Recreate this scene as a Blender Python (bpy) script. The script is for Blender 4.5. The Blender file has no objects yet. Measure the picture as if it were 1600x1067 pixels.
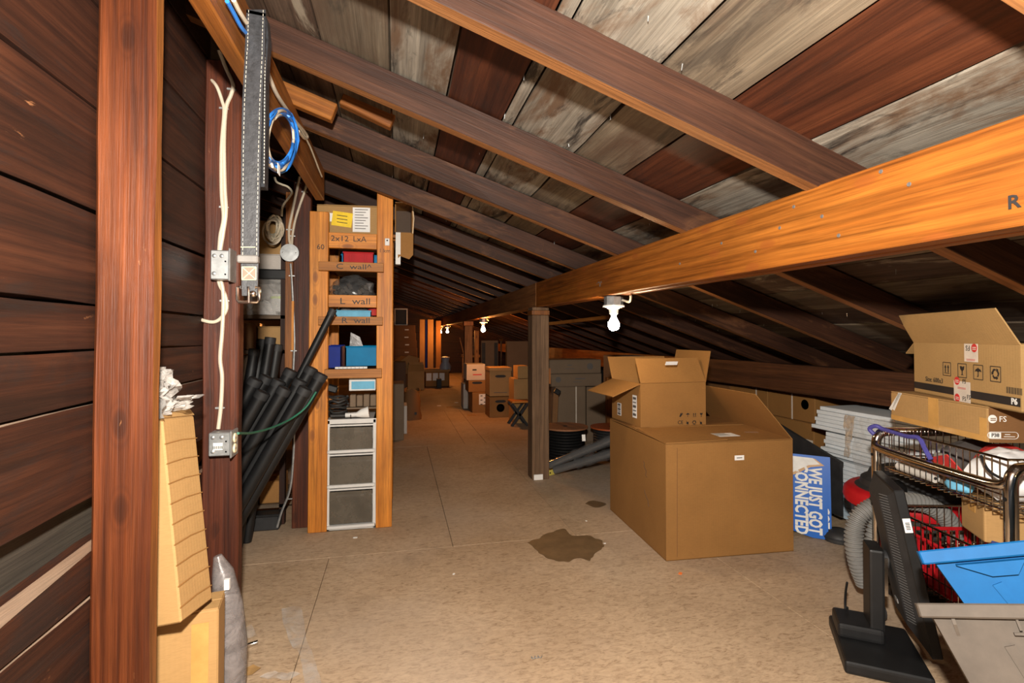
import bpy, bmesh, math, random
from math import sin, cos, pi, radians, atan, atan2, sqrt
from mathutils import Vector, Matrix, noise
random.seed(7)
SC = bpy.context.scene
COL = SC.collection
# ---------------------------------------------------------------- camera, light, exposure
EYE, FPX, HZ = 1.1, 800.0, 525.0
YAW = atan(178 / 800); CA, SA = cos(YAW), sin(YAW)
cam_d = bpy.data.cameras.new('camera'); cam = bpy.data.objects.new('camera', cam_d); COL.objects.link(cam)
PITCH = .0166
cam.location = (0, 0, EYE); cam.rotation_euler = (pi / 2 + PITCH, 0, -YAW)
PPY = HZ - FPX * math.tan(PITCH)                 # pixel row of the optical axis
cam_d.sensor_width = 36; cam_d.lens = 36 * FPX / 1600; cam_d.shift_y = (PPY - 533.5) / 1600; cam_d.clip_start = .02
SC.camera = cam
w = bpy.data.worlds.new('attic_world'); SC.world = w; w.use_nodes = True
w.node_tree.nodes['Background'].inputs[0].default_value = (.5, .45, .4, 1)
w.node_tree.nodes['Background'].inputs[1].default_value = .006
vs = SC.view_settings
vs.view_transform = 'Standard'; vs.look = 'None'; vs.exposure = 0; vs.gamma = 1; vs.use_curve_mapping = False
def lamp(name, loc, power, color, r):
    d = bpy.data.lights.new(name, 'POINT'); d.energy = power; d.color = color; d.shadow_soft_size = r
    o = bpy.data.objects.new(name, d); o.location = loc; COL.objects.link(o); return o
FLASH = lamp('camera_flash', (-.02, -.02, EYE + .29), 385, (1, .93, .83), .03)   # the photographer's flash
BACKFILL = lamp('back_fill', (1.1, -1.6, 1.2), 10, (1, .62, .3), .035)          # warm fill added behind the camera, no bulb seen there
# ---------------------------------------------------------------- pixel helpers (1600x1067) -> room points
def uv(px, py):
    u, v = (px - 800) / FPX, (PPY - py) / FPX; k = 1 / (cos(PITCH) - v * sin(PITCH))
    return u * k, (sin(PITCH) + v * cos(PITCH)) * k
def at(px, py, z):
    u, v = uv(px, py); return Vector((z * (SA + u * CA), z * (CA - u * SA), EYE + z * v))
def onX(px, py, X): return at(px, py, X / (SA + uv(px, py)[0] * CA))
def onY(px, py, Y): return at(px, py, Y / (CA - uv(px, py)[0] * SA))
def onZ(px, py, Z=0.0): return at(px, py, (Z - EYE) / uv(px, py)[1])
def TILT(Y): return .012 * min(Y, 4) + .003 * max(0, Y - 4)
def RB(X, Y=1.0): return 1.470 + TILT(Y) + .349 * (1.05 - X)     # rafter underside
def RT(X, Y=1.0): return RB(X, Y) + .110                          # underside of the roof boards
# ---------------------------------------------------------------- mesh helpers
class MB:
    def __init__(s): s.v = []; s.f = []; s.m = []; s.sm = []
    def add(s, vs, fs, m=0, smooth=False):
        n = len(s.v); s.v += [tuple(p) for p in vs]
        for f in fs: s.f.append([i + n for i in f]); s.m.append(m); s.sm.append(smooth)
        return s
    def box(s, c, d, M=None, m=0):
        x, y, z = d[0] / 2, d[1] / 2, d[2] / 2; c = Vector(c)
        vs = [Vector(p) for p in ((-x,-y,-z),(x,-y,-z),(x,y,-z),(-x,y,-z),(-x,-y,z),(x,-y,z),(x,y,z),(-x,y,z))]
        vs = [(M @ p if M else p) + c for p in vs]
        return s.add(vs, [(3,2,1,0),(4,5,6,7),(0,1,5,4),(1,2,6,5),(2,3,7,6),(3,0,4,7)], m)
    def bar(s, p0, p1, wdt, th, up=(0,0,1), m=0):
        p0, p1 = Vector(p0), Vector(p1); M, L = frame(p0, p1, up)
        return s.box((p0 + p1) / 2, (L, wdt, th), M.to_3x3(), m)
    def tube(s, pts, r, n=8, m=0, caps=True, smooth=True):
        pts = [Vector(p) for p in pts]; rings = []; k = len(pts)
        rr = r if isinstance(r, (list, tuple)) else [r] * k
        t = (pts[1] - pts[0]).normalized(); a = t.orthogonal().normalized()
        for i, p in enumerate(pts):
            t = (pts[min(i + 1, k - 1)] - pts[max(i - 1, 0)]).normalized()
            a = (a - t * a.dot(t)); a = a.normalized() if a.length > 1e-6 else t.orthogonal().normalized()
            b = t.cross(a)
            rings.append([p + (a * cos(2 * pi * j / n) + b * sin(2 * pi * j / n)) * rr[i] for j in range(n)])
        vs = [q for R in rings for q in R]
        fs = [(i*n+j, i*n+(j+1) % n, (i+1)*n+(j+1) % n, (i+1)*n+j) for i in range(k-1) for j in range(n)]
        s.add(vs, fs, m, smooth)
        if caps: s.add(rings[0], [tuple(range(n))[::-1]], m); s.add(rings[-1], [tuple(range(n))], m)
        return s
    def lathe(s, prof, n=24, c=(0,0,0), M=None, m=0, smooth=True):
        c = Vector(c); vs = []
        for r, z in prof:
            for j in range(n):
                p = Vector((r * cos(2*pi*j/n), r * sin(2*pi*j/n), z)); vs.append((M @ p if M else p) + c)
        k = len(prof)
        fs = [(i*n+j, i*n+(j+1) % n, (i+1)*n+(j+1) % n, (i+1)*n+j) for i in range(k-1) for j in range(n)]
        s.add(vs, fs, m, smooth)
        if prof[0][0] > 1e-5: s.add(vs[:n], [tuple(range(n))[::-1]], m)
        if prof[-1][0] > 1e-5: s.add(vs[-n:], [tuple(range(n))], m)
        return s
    def prism(s, poly, th, M, m=0):              # polygon in M's xy plane, thickness th along its z
        n = len(poly)
        vs = [M @ Vector((x, y, 0)) for x, y in poly] + [M @ Vector((x, y, th)) for x, y in poly]
        fs = [tuple(range(n))[::-1], tuple(range(n, 2*n))] + [(i, (i+1) % n, n+(i+1) % n, n+i) for i in range(n)]
        return s.add(vs, fs, m)
def frame(p0, p1, up=(0,0,1)):
    p0, p1 = Vector(p0), Vector(p1); x = p1 - p0; L = x.length; x.normalize()
    z = Vector(up); z = z - x * z.dot(x); z = z.normalized() if z.length > 1e-5 else x.orthogonal().normalized()
    y = z.cross(x)
    M = Matrix((x, y, z)).transposed().to_4x4(); M.translation = (p0 + p1) / 2
    return M, L
def fr(o, x, y):                                 # frame from origin, x axis, y axis
    x = Vector(x).normalized(); y = Vector(y); y = (y - x * y.dot(x)).normalized()
    M = Matrix((x, y, x.cross(y))).transposed().to_4x4(); M.translation = Vector(o); return M
def wm(o):
    return wm(o.parent) @ o.matrix_basis if o.parent else o.matrix_basis.copy()
def obj(name, mb, mats, parent=None, M=None, bevel=0, seg=1, label=None):
    me = bpy.data.meshes.new(name)
    me.from_pydata([tuple(v) for v in mb.v], [], mb.f)
    mats = mats if isinstance(mats, (list, tuple)) else [mats]
    for q in mats: me.materials.append(q)
    me.polygons.foreach_set('material_index', mb.m)
    me.polygons.foreach_set('use_smooth', mb.sm)
    if bevel:
        bm = bmesh.new(); bm.from_mesh(me); bmesh.ops.remove_doubles(bm, verts=bm.verts, dist=1e-5)
        bmesh.ops.bevel(bm, geom=[e for e in bm.edges if len(e.link_faces) == 2 and e.calc_face_angle(0) > .5], offset=bevel, segments=seg, affect='EDGES', profile=.6)
        bm.to_mesh(me); bm.free()
    if any(mb.sm) and not bevel: me.set_sharp_from_angle(angle=.75)
    me.update()
    o = bpy.data.objects.new(name, me); COL.objects.link(o)
    if parent: o.parent = parent
    if M is not None: o.matrix_basis = M
    if label: o['label'] = label
    return o
def tag(o, label, cat, group=None):
    o['label'] = label; o['category'] = cat
    if group: o['group'] = group
    return o
def thing(name, label, cat, loc=(0,0,0), rz=0, group=None, M=None):
    o = bpy.data.objects.new(name, None); COL.objects.link(o); o.empty_display_size = .05
    if M is not None: o.matrix_basis = M
    else: o.location = loc; o.rotation_euler = (0, 0, rz)
    return tag(o, label, cat, group)
def struct(o): o['kind'] = 'structure'; return o
def sroot(name, loc=(0,0,0)):
    o = bpy.data.objects.new(name, None); COL.objects.link(o); o.location = loc; return struct(o)
def plank(name, p0, p1, wd, th, mat, parent=None, up=(0,0,1), wig=0.0, seg=1, bevel=0, roll=0, edge=None):
    """sawn timber from p0 to p1 (world), grain along local x, wd along local y, th along local z"""
    M, L = frame(p0, p1, up)
    if roll: M = M @ Matrix.Rotation(roll, 4, 'X')
    b = MB(); vs = []; so = random.random() * 99
    for i in range(seg + 1):
        x = -L/2 + L * i / seg
        for j, (y, z) in enumerate(((-1,-1),(1,-1),(1,1),(-1,1))):
            w_ = wig * noise.noise((x * 3 + so, y * 5, z * 3)) * 2
            vs.append((x, y * wd/2 + w_, z * th/2 + w_ * .3))
    fs = [(0,1,2,3), tuple(seg*4 + q for q in (3,2,1,0))]
    for i in range(seg):
        for j in range(4): fs.append((i*4+j, (i+1)*4+j, (i+1)*4+(j+1) % 4, i*4+(j+1) % 4))
    b.add(vs, fs)
    if edge: b.m = [0, 0] + [1 if q % 4 == edge[0] else 0 for q in range(seg * 4)]; mat = [mat, edge[1]]
    if parent: M = wm(parent).inverted() @ M
    return obj(name, b, mat, parent, M, bevel=bevel)
def smooth_pts(pts, n=8):
    P = [Vector(p) for p in pts]; P = [P[0]*2 - P[1]] + P + [P[-1]*2 - P[-2]]; out = []
    for i in range(1, len(P) - 2):
        for k in range(n):
            t = k / n; a, b, c, d = P[i-1], P[i], P[i+1], P[i+2]
            out.append(.5 * ((2*b) + (c-a)*t + (2*a-5*b+4*c-d)*t*t + (3*b-a-3*c+d)*t*t*t))
    out.append(P[-2]); return out
# ---------------------------------------------------------------- materials
def nodes(name):
    m = bpy.data.materials.new(name); m.use_nodes = True
    nt = m.node_tree; return m, nt, nt.nodes['Principled BSDF']
def N(nt, t, **kw):
    n = nt.nodes.new(t)
    for k, v in kw.items():
        if k in n.inputs.keys(): n.inputs[k].default_value = v
        else: setattr(n, k, v)
    return n
def ramp(nt, src, stops):
    r = nt.nodes.new('ShaderNodeValToRGB'); e = r.color_ramp.elements
    while len(e) < len(stops): e.new(.5)
    for q, (p, c) in zip(e, stops): q.position = p; q.color = (*c, 1) if len(c) == 3 else c
    nt.links.new(src, r.inputs[0]); return r.outputs[0]
def mixc(nt, f, a, b, mode='MIX'):
    n = nt.nodes.new('ShaderNodeMix'); n.data_type = 'RGBA'; n.blend_type = mode
    for s, i in ((f, 0), (a, 6), (b, 7)):
        if hasattr(s, 'links'): nt.links.new(s, n.inputs[i])
        else: n.inputs[i].default_value = s if i == 0 else (*s, 1)
    return n.outputs[2]
def coords(nt, scale, rnd=True):
    tc = N(nt, 'ShaderNodeTexCoord'); out = tc.outputs['Object']
    if rnd:
        oi = N(nt, 'ShaderNodeObjectInfo'); mu = N(nt, 'ShaderNodeMath', operation='MULTIPLY'); mu.inputs[1].default_value = 37.0
        nt.links.new(oi.outputs['Random'], mu.inputs[0])
        va = N(nt, 'ShaderNodeVectorMath', operation='ADD'); nt.links.new(out, va.inputs[0]); nt.links.new(mu.outputs[0], va.inputs[1]); out = va.outputs[0]
    mp = N(nt, 'ShaderNodeMapping'); mp.inputs['Scale'].default_value = scale
    nt.links.new(out, mp.inputs[0]); return mp.outputs[0], out
def noise_t(nt, vec, scale, detail=6, rough=.6, dist=0):
    n = N(nt, 'ShaderNodeTexNoise', Scale=scale, Detail=detail, Roughness=rough, Distortion=dist)
    nt.links.new(vec, n.inputs['Vector']); return n.outputs[0]
def bump(nt, bs, h, strength, dist=.004):
    b = N(nt, 'ShaderNodeBump', Strength=strength, Distance=dist); nt.links.new(h, b.inputs['Height']); nt.links.new(b.outputs[0], bs.inputs['Normal'])
def wood(name, dark, mid, lite, rough=.6, knots=0.0, stain=None, stain_lo=.5, stain_hi=.62, black=0.0, bmp=.35, spec=.3, grain=1.0, scuff=None, knot_col=None, cath=0):
    m, nt, bs = nodes(name)
    v1, raw = coords(nt, (1.1, 16, 16))
    g = noise_t(nt, v1, 1.0 * grain, 8, .62, .6)
    c = ramp(nt, g, [(.28, dark), (.5, mid), (.74, lite)])
    v2, _ = coords(nt, (3, 150, 150)); fine = noise_t(nt, v2, 1, 4, .7)
    c = mixc(nt, .5, c, ramp(nt, fine, [(.3, (.2, .17, .15)), (.5, (.8, .78, .76)), (.68, (1.25, 1.22, 1.18))]), 'MULTIPLY')
    v7, _ = coords(nt, (2.2, 60, 60)); md = noise_t(nt, v7, 1, 5, .65, .3)
    c = mixc(nt, .55, c, ramp(nt, md, [(.32, (.38, .34, .31)), (.5, (.95, .94, .93)), (.66, (1.2, 1.17, 1.12))]), 'MULTIPLY')
    if cath:
        v8, _ = coords(nt, (.5, 6, 6)); wv = N(nt, 'ShaderNodeTexWave', Scale=1.6, Distortion=7.0, Detail=3.0); wv.inputs['Detail Scale'].default_value = .7; wv.bands_direction = 'Y'; nt.links.new(v8, wv.inputs['Vector'])
        c = mixc(nt, cath, c, ramp(nt, wv.outputs['Fac'], [(.0, (.35, .28, .22)), (.28, (.9, .88, .86)), (1, (1.08, 1.07, 1.06))]), 'MULTIPLY')
    big = noise_t(nt, raw, 2.2, 4, .6)
    c = mixc(nt, .5, c, ramp(nt, big, [(.3, (.45, .42, .4)), (.65, (1.05, 1.02, 1))]), 'MULTIPLY')
    if stain:
        v3, _ = coords(nt, (1.6, 4.5, 4.5)); s = noise_t(nt, v3, 1.3, 9, .66, .8)
        f = ramp(nt, s, [(stain_lo, (0, 0, 0)), (stain_hi, (1, 1, 1))])
        c = mixc(nt, f, c, stain)
    if black:
        v4, _ = coords(nt, (1.3, 6, 6)); s = noise_t(nt, v4, 1.7, 9, .7, 1.2)
        f = ramp(nt, s, [(.53, (0, 0, 0)), (.64, (black,) * 3)])
        c = mixc(nt, f, c, (.012, .009, .008))
    if knots:
        v5, _ = coords(nt, (5.2, 12, .02)); vo = N(nt, 'ShaderNodeTexVoronoi', Scale=1.0); vo.voronoi_dimensions = '2D'; nt.links.new(v5, vo.inputs['Vector'])
        f = ramp(nt, vo.outputs['Distance'], [(.0, (1, 1, 1)), (.13, (.75,) * 3), (.2, (0, 0, 0)), (.25, (.25,) * 3), (.31, (0, 0, 0))])
        mu = N(nt, 'ShaderNodeMath', operation='MULTIPLY'); nt.links.new(f, mu.inputs[0]); nt.links.new(ramp(nt, vo.outputs['Color'], [(.57, (0, 0, 0)), (.6, (knots,) * 3)]), mu.inputs[1])
        c = mixc(nt, mu.outputs[0], c, knot_col or tuple(q * .3 for q in dark))
    if scuff:
        v6, _ = coords(nt, (5, 22, 22)); s = noise_t(nt, v6, 1.4, 8, .7, .5)
        f = ramp(nt, s, [(.66, (0, 0, 0)), (.72, (.8,) * 3)]); c = mixc(nt, f, c, scuff)
    nt.links.new(c, bs.inputs['Base Color'])
    bs.inputs['Roughness'].default_value = rough; bs.inputs['Specular IOR Level'].default_value = spec
    ad = N(nt, 'ShaderNodeMath', operation='ADD'); nt.links.new(g, ad.inputs[0]); nt.links.new(fine, ad.inputs[1])
    bump(nt, bs, ad.outputs[0], bmp); return m
def plain(name, col, rough=.5, metal=0, var=.12, scale=18, bmp=0, spec=.5, trans=0, alpha=1, ior=1.45):
    m, nt, bs = nodes(name)
    v, raw = coords(nt, (1, 1, 1)); n = noise_t(nt, v, scale, 5, .65)
    lo = tuple(max(0, q * (1 - var)) for q in col); hi = tuple(min(1, q * (1 + var)) for q in col)
    nt.links.new(ramp(nt, n, [(.3, lo), (.7, hi)]), bs.inputs['Base Color'])
    bs.inputs['Roughness'].default_value = rough; bs.inputs['Metallic'].default_value = metal
    bs.inputs['Specular IOR Level'].default_value = spec
    bs.inputs['Transmission Weight'].default_value = trans; bs.inputs['Alpha'].default_value = alpha; bs.inputs['IOR'].default_value = ior
    if bmp: bump(nt, bs, n, bmp)
    return m
def cardboard(name, col, dark=.86):
    m, nt, bs = nodes(name)
    v, raw = coords(nt, (1, 1, 1)); n = noise_t(nt, v, 5, 6, .6)
    c = ramp(nt, n, [(.3, tuple(q * dark for q in col)), (.7, col)])
    v2, _ = coords(nt, (60, 60, 700)); fl = noise_t(nt, v2, 1, 2, .5)
    c = mixc(nt, .16, c, ramp(nt, fl, [(.35, (.4, .4, .4)), (.6, (1, 1, 1))]), 'MULTIPLY')
    wv = N(nt, 'ShaderNodeTexWave', Scale=26, Distortion=1.5); wv.bands_direction = 'X'; nt.links.new(raw, wv.inputs['Vector'])
    nt.links.new(c, bs.inputs['Base Color']); bs.inputs['Roughness'].default_value = .72; bs.inputs['Specular IOR Level'].default_value = .25
    bump(nt, bs, wv.outputs['Fac'], .06, .002); return m
def film(name, col, alpha=.35, rough=.18):
    m, nt, bs = nodes(name)
    v, raw = coords(nt, (1, 1, 1)); n = noise_t(nt, v, 13, 5, .6, 1.5)
    bs.inputs['Base Color'].default_value = (*col, 1); bs.inputs['Roughness'].default_value = rough
    nt.links.new(ramp(nt, n, [(.35, (alpha * .45,) * 3), (.7, (min(1, alpha * 1.6),) * 3)]), bs.inputs['Alpha'])
    bump(nt, bs, n, .35, .006); return m
def emit(name, col, st):
    m, nt, bs = nodes(name); bs.inputs['Emission Color'].default_value = (*col, 1); bs.inputs['Emission Strength'].default_value = st
    bs.inputs['Base Color'].default_value = (*col, 1); return m
W_WALL = wood('wall_board_wood', (0.0151, 0.0050, 0.0018), (0.0364, 0.0107, 0.0041), (0.0640, 0.0212, 0.0089), .62, knots=.3, scuff=(.26, .11, .045), black=.5, cath=0.4)
W_POST = wood('post_wood', (0.0435, 0.0091, 0.0024), (0.0993, 0.0237, 0.0054), (0.1759, 0.0488, 0.0134), .5, knots=.65, bmp=.4, scuff=(.40, .17, .06), cath=0.45)
W_POST2 = wood('dark_post_wood', (0.0407, 0.0093, 0.0034), (0.0814, 0.0194, 0.0070), (0.1289, 0.0338, 0.0118), .55, knots=.5, bmp=.4, scuff=(.3, .11, .04), cath=0.35)
W_BEAM = wood('varnished_beam_wood', (0.1823, 0.0543, 0.0081), (0.3048, 0.0977, 0.0140), (0.3875, 0.1389, 0.0221), .45, knots=.55, bmp=.15, knot_col=(.22, .055, .012), grain=.8, cath=0.4)
W_BEAM2 = wood('aged_beam_wood', (0.1470, 0.0587, 0.0191), (0.2664, 0.1075, 0.0351), (0.3675, 0.1663, 0.0574), .6, knots=.3, bmp=.2)
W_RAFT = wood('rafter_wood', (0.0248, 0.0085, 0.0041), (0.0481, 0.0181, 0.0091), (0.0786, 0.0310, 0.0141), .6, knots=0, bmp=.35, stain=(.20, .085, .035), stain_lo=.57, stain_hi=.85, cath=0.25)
W_RED = wood('red_roof_board', (0.0286, 0.0082, 0.0037), (0.0648, 0.0177, 0.0068), (0.1078, 0.0335, 0.0131), .55, knots=.15, bmp=.2, black=.35, cath=0.3)
W_GREY = wood('grey_roof_board', (0.0870, 0.0652, 0.0439), (0.1434, 0.1131, 0.0791), (0.1946, 0.1617, 0.1184), .7, bmp=.3, stain=(.075, .045, .028), stain_lo=.48, stain_hi=.68, black=.6)
W_PALE = wood('pale_roof_board', (0.1448, 0.1272, 0.1015), (0.2354, 0.2131, 0.1766), (0.3103, 0.2883, 0.2465), .7, bmp=.35, stain=(.10, .06, .036), stain_lo=.49, stain_hi=.62, black=.9)
W_BROWN = wood('brown_roof_board', (0.0405, 0.0243, 0.0162), (0.0810, 0.0504, 0.0342), (0.1350, 0.0945, 0.0675), .65, bmp=.3, black=.4, stain=(.24, .2, .15), stain_lo=.58, stain_hi=.68)
W_PINE = wood('pine_lumber', (0.4567, 0.1448, 0.0154), (0.6525, 0.2388, 0.0307), (0.7613, 0.3153, 0.0512), .5, knots=.8, bmp=.15, knot_col=(.14, .04, .012), cath=0.2)
W_RUNG = wood('rung_lumber', (0.2573, 0.1000, 0.0213), (0.4003, 0.1584, 0.0323), (0.4956, 0.2178, 0.0500), .55, knots=.3, bmp=.2)
W_GPOST = wood('grey_post_wood', (0.112, 0.064, 0.034), (0.176, 0.107, 0.061), (0.247, 0.157, 0.095), .7, knots=.25, bmp=.35, cath=0.25)
W_POSTE = wood('worn_post_edge', (0.1440, 0.0450, 0.0108), (0.2700, 0.0990, 0.0252), (0.4140, 0.1800, 0.0540), .5, bmp=.4)
W_RAFTB = wood('rafter_sawn_lit_edge', (.15, .062, .02), (.25, .105, .034), (.36, .165, .06), .6, bmp=.4)  # lighter sawn underside, with bounced and bulb light put into its orange
W_EDGE = wood('raw_lit_board_edge', (.17, .11, .075), (.27, .19, .135), (.38, .29, .22), .75, bmp=.3)  # pale raw wood, also painted light on the lower board tops
W_BACK = wood('grey_backing_board', (.03, .024, .018), (.055, .045, .034), (.09, .075, .058), .75)
W_PLATE = wood('plate_wood', (0.038, 0.015, 0.008), (0.084, 0.032, 0.014), (0.147, 0.056, 0.021), .6, knots=.2)
W_ORANGE = wood('orange_wood', (0.154, 0.049, 0.009), (0.252, 0.087, 0.016), (0.350, 0.133, 0.025), .5, knots=.3)
W_PLY = wood('plywood', (.10, .075, .05), (.17, .125, .085), (.24, .18, .13), .7)
C_BOX = cardboard('cardboard', (.30, .145, .042)); C_BOX2 = cardboard('light_cardboard', (.42, .245, .095)); C_BOX3 = cardboard('brown_cardboard', (.20, .095, .036))
C_GREY = cardboard('grey_cardboard', (.185, .13, .085)); C_WHITE = cardboard('white_cardboard', (.55, .5, .45)); C_DARK = cardboard('dark_cardboard', (.10, .065, .045))
C_P6 = cardboard('printed_cardboard', (.42, .255, .10)); C_EDGE = plain('cardboard_edge', (.62, .46, .29), .8)
P_TAPE = plain('brown_tape', (.5, .27, .08), .25, spec=.6); P_WTAPE = plain('white_tape', (.62, .55, .47), .4)
P_INK = plain('black_ink', (.015, .013, .013), .6); P_LBL = plain('paper_label', (.8, .79, .77), .6, var=.04); P_YEL = plain('yellow_label', (.85, .58, .02), .5)
P_RED = plain('red_print', (.55, .03, .03), .5); P_WPRINT = plain('white_print', (.72, .70, .66), .6); P_GPRINT = plain('grey_print', (.1, .09, .085), .6)
BLACK = plain('black_plastic', (.007, .007, .0075), .5, var=.3, bmp=.05); MATT = plain('matt_black_plastic', (.02, .02, .021), .62, var=.3, bmp=.1)
RUBBER = plain('dark_rubber', (.03, .028, .027), .55, var=.35, scale=9, bmp=.1)
STEEL = plain('galvanised_steel', (.42, .43, .43), .42, metal=.75, var=.25, scale=30); CHROME = plain('chrome', (.62, .58, .53), .16, metal=1, var=.15)
LEATHER = plain('black_leather', (.022, .023, .026), .42, var=.5, scale=60, bmp=.25, spec=.6); THREAD = plain('thread', (.40, .36, .30), .7); GTHREAD = plain('tan_thread', (.55, .42, .27), .7)
CABLE_W = plain('cream_cable', (.50, .43, .33), .45, var=.1); CABLE_B = plain('blue_cable', (.02, .165, .56), .4); CABLE_G = plain('green_cord', (.02, .14, .085), .5)
WHITE = plain('white_plastic', (.6, .59, .57), .4, var=.05); PORC = plain('porcelain', (.8, .78, .74), .25, var=.03); CREAM = plain('cream_plastic', (.7, .6, .4), .45)
BLUE = plain('blue_plastic', (.003, .085, .245), .6, var=.1, bmp=.03, spec=.25); CYAN = plain('cyan_plastic', (.0, .15, .33), .55, var=.08, spec=.2); NAVY = plain('navy_plastic', (.004, .018, .19), .55, spec=.2); REDP = plain('red_plastic', (.38, .008, .012), .55, spec=.2)
LBLUE = plain('pale_blue_plastic', (.14, .40, .58), .55, spec=.2); GREYT = plain('grey_plastic', (.088, .072, .058), .62, var=.15, bmp=.04, spec=.25); HOSE = plain('grey_hose', (.17, .165, .155), .55)
SMOKE = plain('smoky_drawer_plastic', (.12, .10, .075), .3, var=.25, scale=8, alpha=.72)
FOAM = plain('foam_board', (.62, .66, .69), .7, var=.06); FOAMB = plain('pale_blue_foam', (.42, .52, .6), .7)
SIGNB = plain('sign_blue', (.0, .105, .47), .4, var=.03); ORANGEP = plain('orange_paper', (.85, .2, .04), .6)
FILM = film('clear_film', (.62, .6, .57), .24); FILMP = film('pale_film', (.55, .52, .49), .6, .3); FILMG = film('grey_film', (.24, .215, .21), .6, .3); FILMD = film('bag_film', (.13, .13, .13), .32, .1)
TWINE = plain('old_cord', (.5, .44, .33), .6); REDC = plain('red_cloth', (.45, .025, .02), .7, bmp=.1); WHITEC = plain('white_cloth', (.72, .71, .7), .7, bmp=.1)
FLAN = plain('reel_flange', (.3, .125, .055), .65, var=.2, scale=6); GLASSD = plain('dark_pane', (.012, .012, .014), .15)
BULB = emit('bulb_white', (1, .74, .44), 190); BULBW = emit('bulb_warm', (1, .36, .08), 680)
WOOD_STRIP = W_PINE
def floor_mat():
    m, nt, bs = nodes('chipboard_floor')
    v, raw = coords(nt, (1, 1, 1), False)
    tc = N(nt, 'ShaderNodeTexCoord'); geo = N(nt, 'ShaderNodeNewGeometry'); P = geo.outputs['Position']
    base = noise_t(nt, P, 1.4, 5, .6); c = ramp(nt, base, [(.3, (.37, .26, .165)), (.68, (.50, .37, .25))])
    mp = N(nt, 'ShaderNodeMapping'); mp.inputs['Rotation'].default_value = (0, 0, .35); mp.inputs['Scale'].default_value = (26, 70, 1); nt.links.new(P, mp.inputs[0])
    fl = noise_t(nt, mp.outputs[0], 1.0, 6, .7, 1.2)
    c = mixc(nt, .85, c, ramp(nt, fl, [(.30, (.42, .35, .28)), (.5, (.93, .91, .88)), (.7, (1.14, 1.12, 1.08))]), 'MULTIPLY')
    sp = noise_t(nt, mp.outputs[0], 2.6, 3, .6, .6); c = mixc(nt, ramp(nt, sp, [(.62, (0, 0, 0)), (.72, (.65,) * 3)]), c, (.19, .11, .06))
    dirt = noise_t(nt, P, 3.1, 9, .72, .6); c = mixc(nt, ramp(nt, dirt, [(.56, (0, 0, 0)), (.72, (.65,) * 3)]), c, (.21, .145, .09))
    gr = noise_t(nt, P, .9, 3, .5); c = mixc(nt, ramp(nt, gr, [(.45, (0, 0, 0)), (.7, (.45,) * 3)]), c, (.42, .35, .29))
    nt.links.new(c, bs.inputs['Base Color']); bs.inputs['Roughness'].default_value = .68; bs.inputs['Specular IOR Level'].default_value = .25
    bump(nt, bs, fl, .12, .003); return m
FLOOR = floor_mat()
WET = plain('damp_chipboard', (.155, .095, .045), .5, var=.25, scale=14)
# ---------------------------------------------------------------- print, boxes
def lettering(parent, s, size, M, mat, name='lettering', sx=1.0, align='CENTER', bold=0):
    cu = bpy.data.curves.new('lettering', 'FONT'); cu.body = s; cu.size = size; cu.align_x = align; cu.align_y = 'CENTER'; cu.extrude = .0004; cu.offset = bold; cu.resolution_u = 2
    t = bpy.data.objects.new('tmp', cu); COL.objects.link(t)
    me = bpy.data.meshes.new_from_object(t.evaluated_get(bpy.context.evaluated_depsgraph_get()))
    bpy.data.objects.remove(t); me.materials.clear(); me.materials.append(mat)
    o = bpy.data.objects.new(name, me); COL.objects.link(o); o.parent = parent; o.matrix_basis = M @ Matrix.Diagonal((sx, 1, 1, 1)); return o
def poly(parent, name, M, polys, mat, th=.0006):
    b = MB()
    for p in polys: b.prism(p, th, M)
    return obj(name, b, mat, parent)
def rect(parent, name, M, wd, h, mat, th=.0008, label=None):
    return obj(name, MB().prism([(-wd/2,-h/2),(wd/2,-h/2),(wd/2,h/2),(-wd/2,h/2)], th, M), mat, parent, label=label)
def side(s, wd, d, h, a, z, off=.0012):          # frames on a box's faces: a runs along the face, z up from the base
    if s == 'f': return fr((a, -d/2 - off, z), (1,0,0), (0,0,1))
    if s == 'l': return fr((-wd/2 - off, a, z), (0,-1,0), (0,0,1))
    if s == 'r': return fr((wd/2 + off, a, z), (0,1,0), (0,0,1))
    return fr((a, z, h + off), (1,0,0), (0,1,0))
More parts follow.
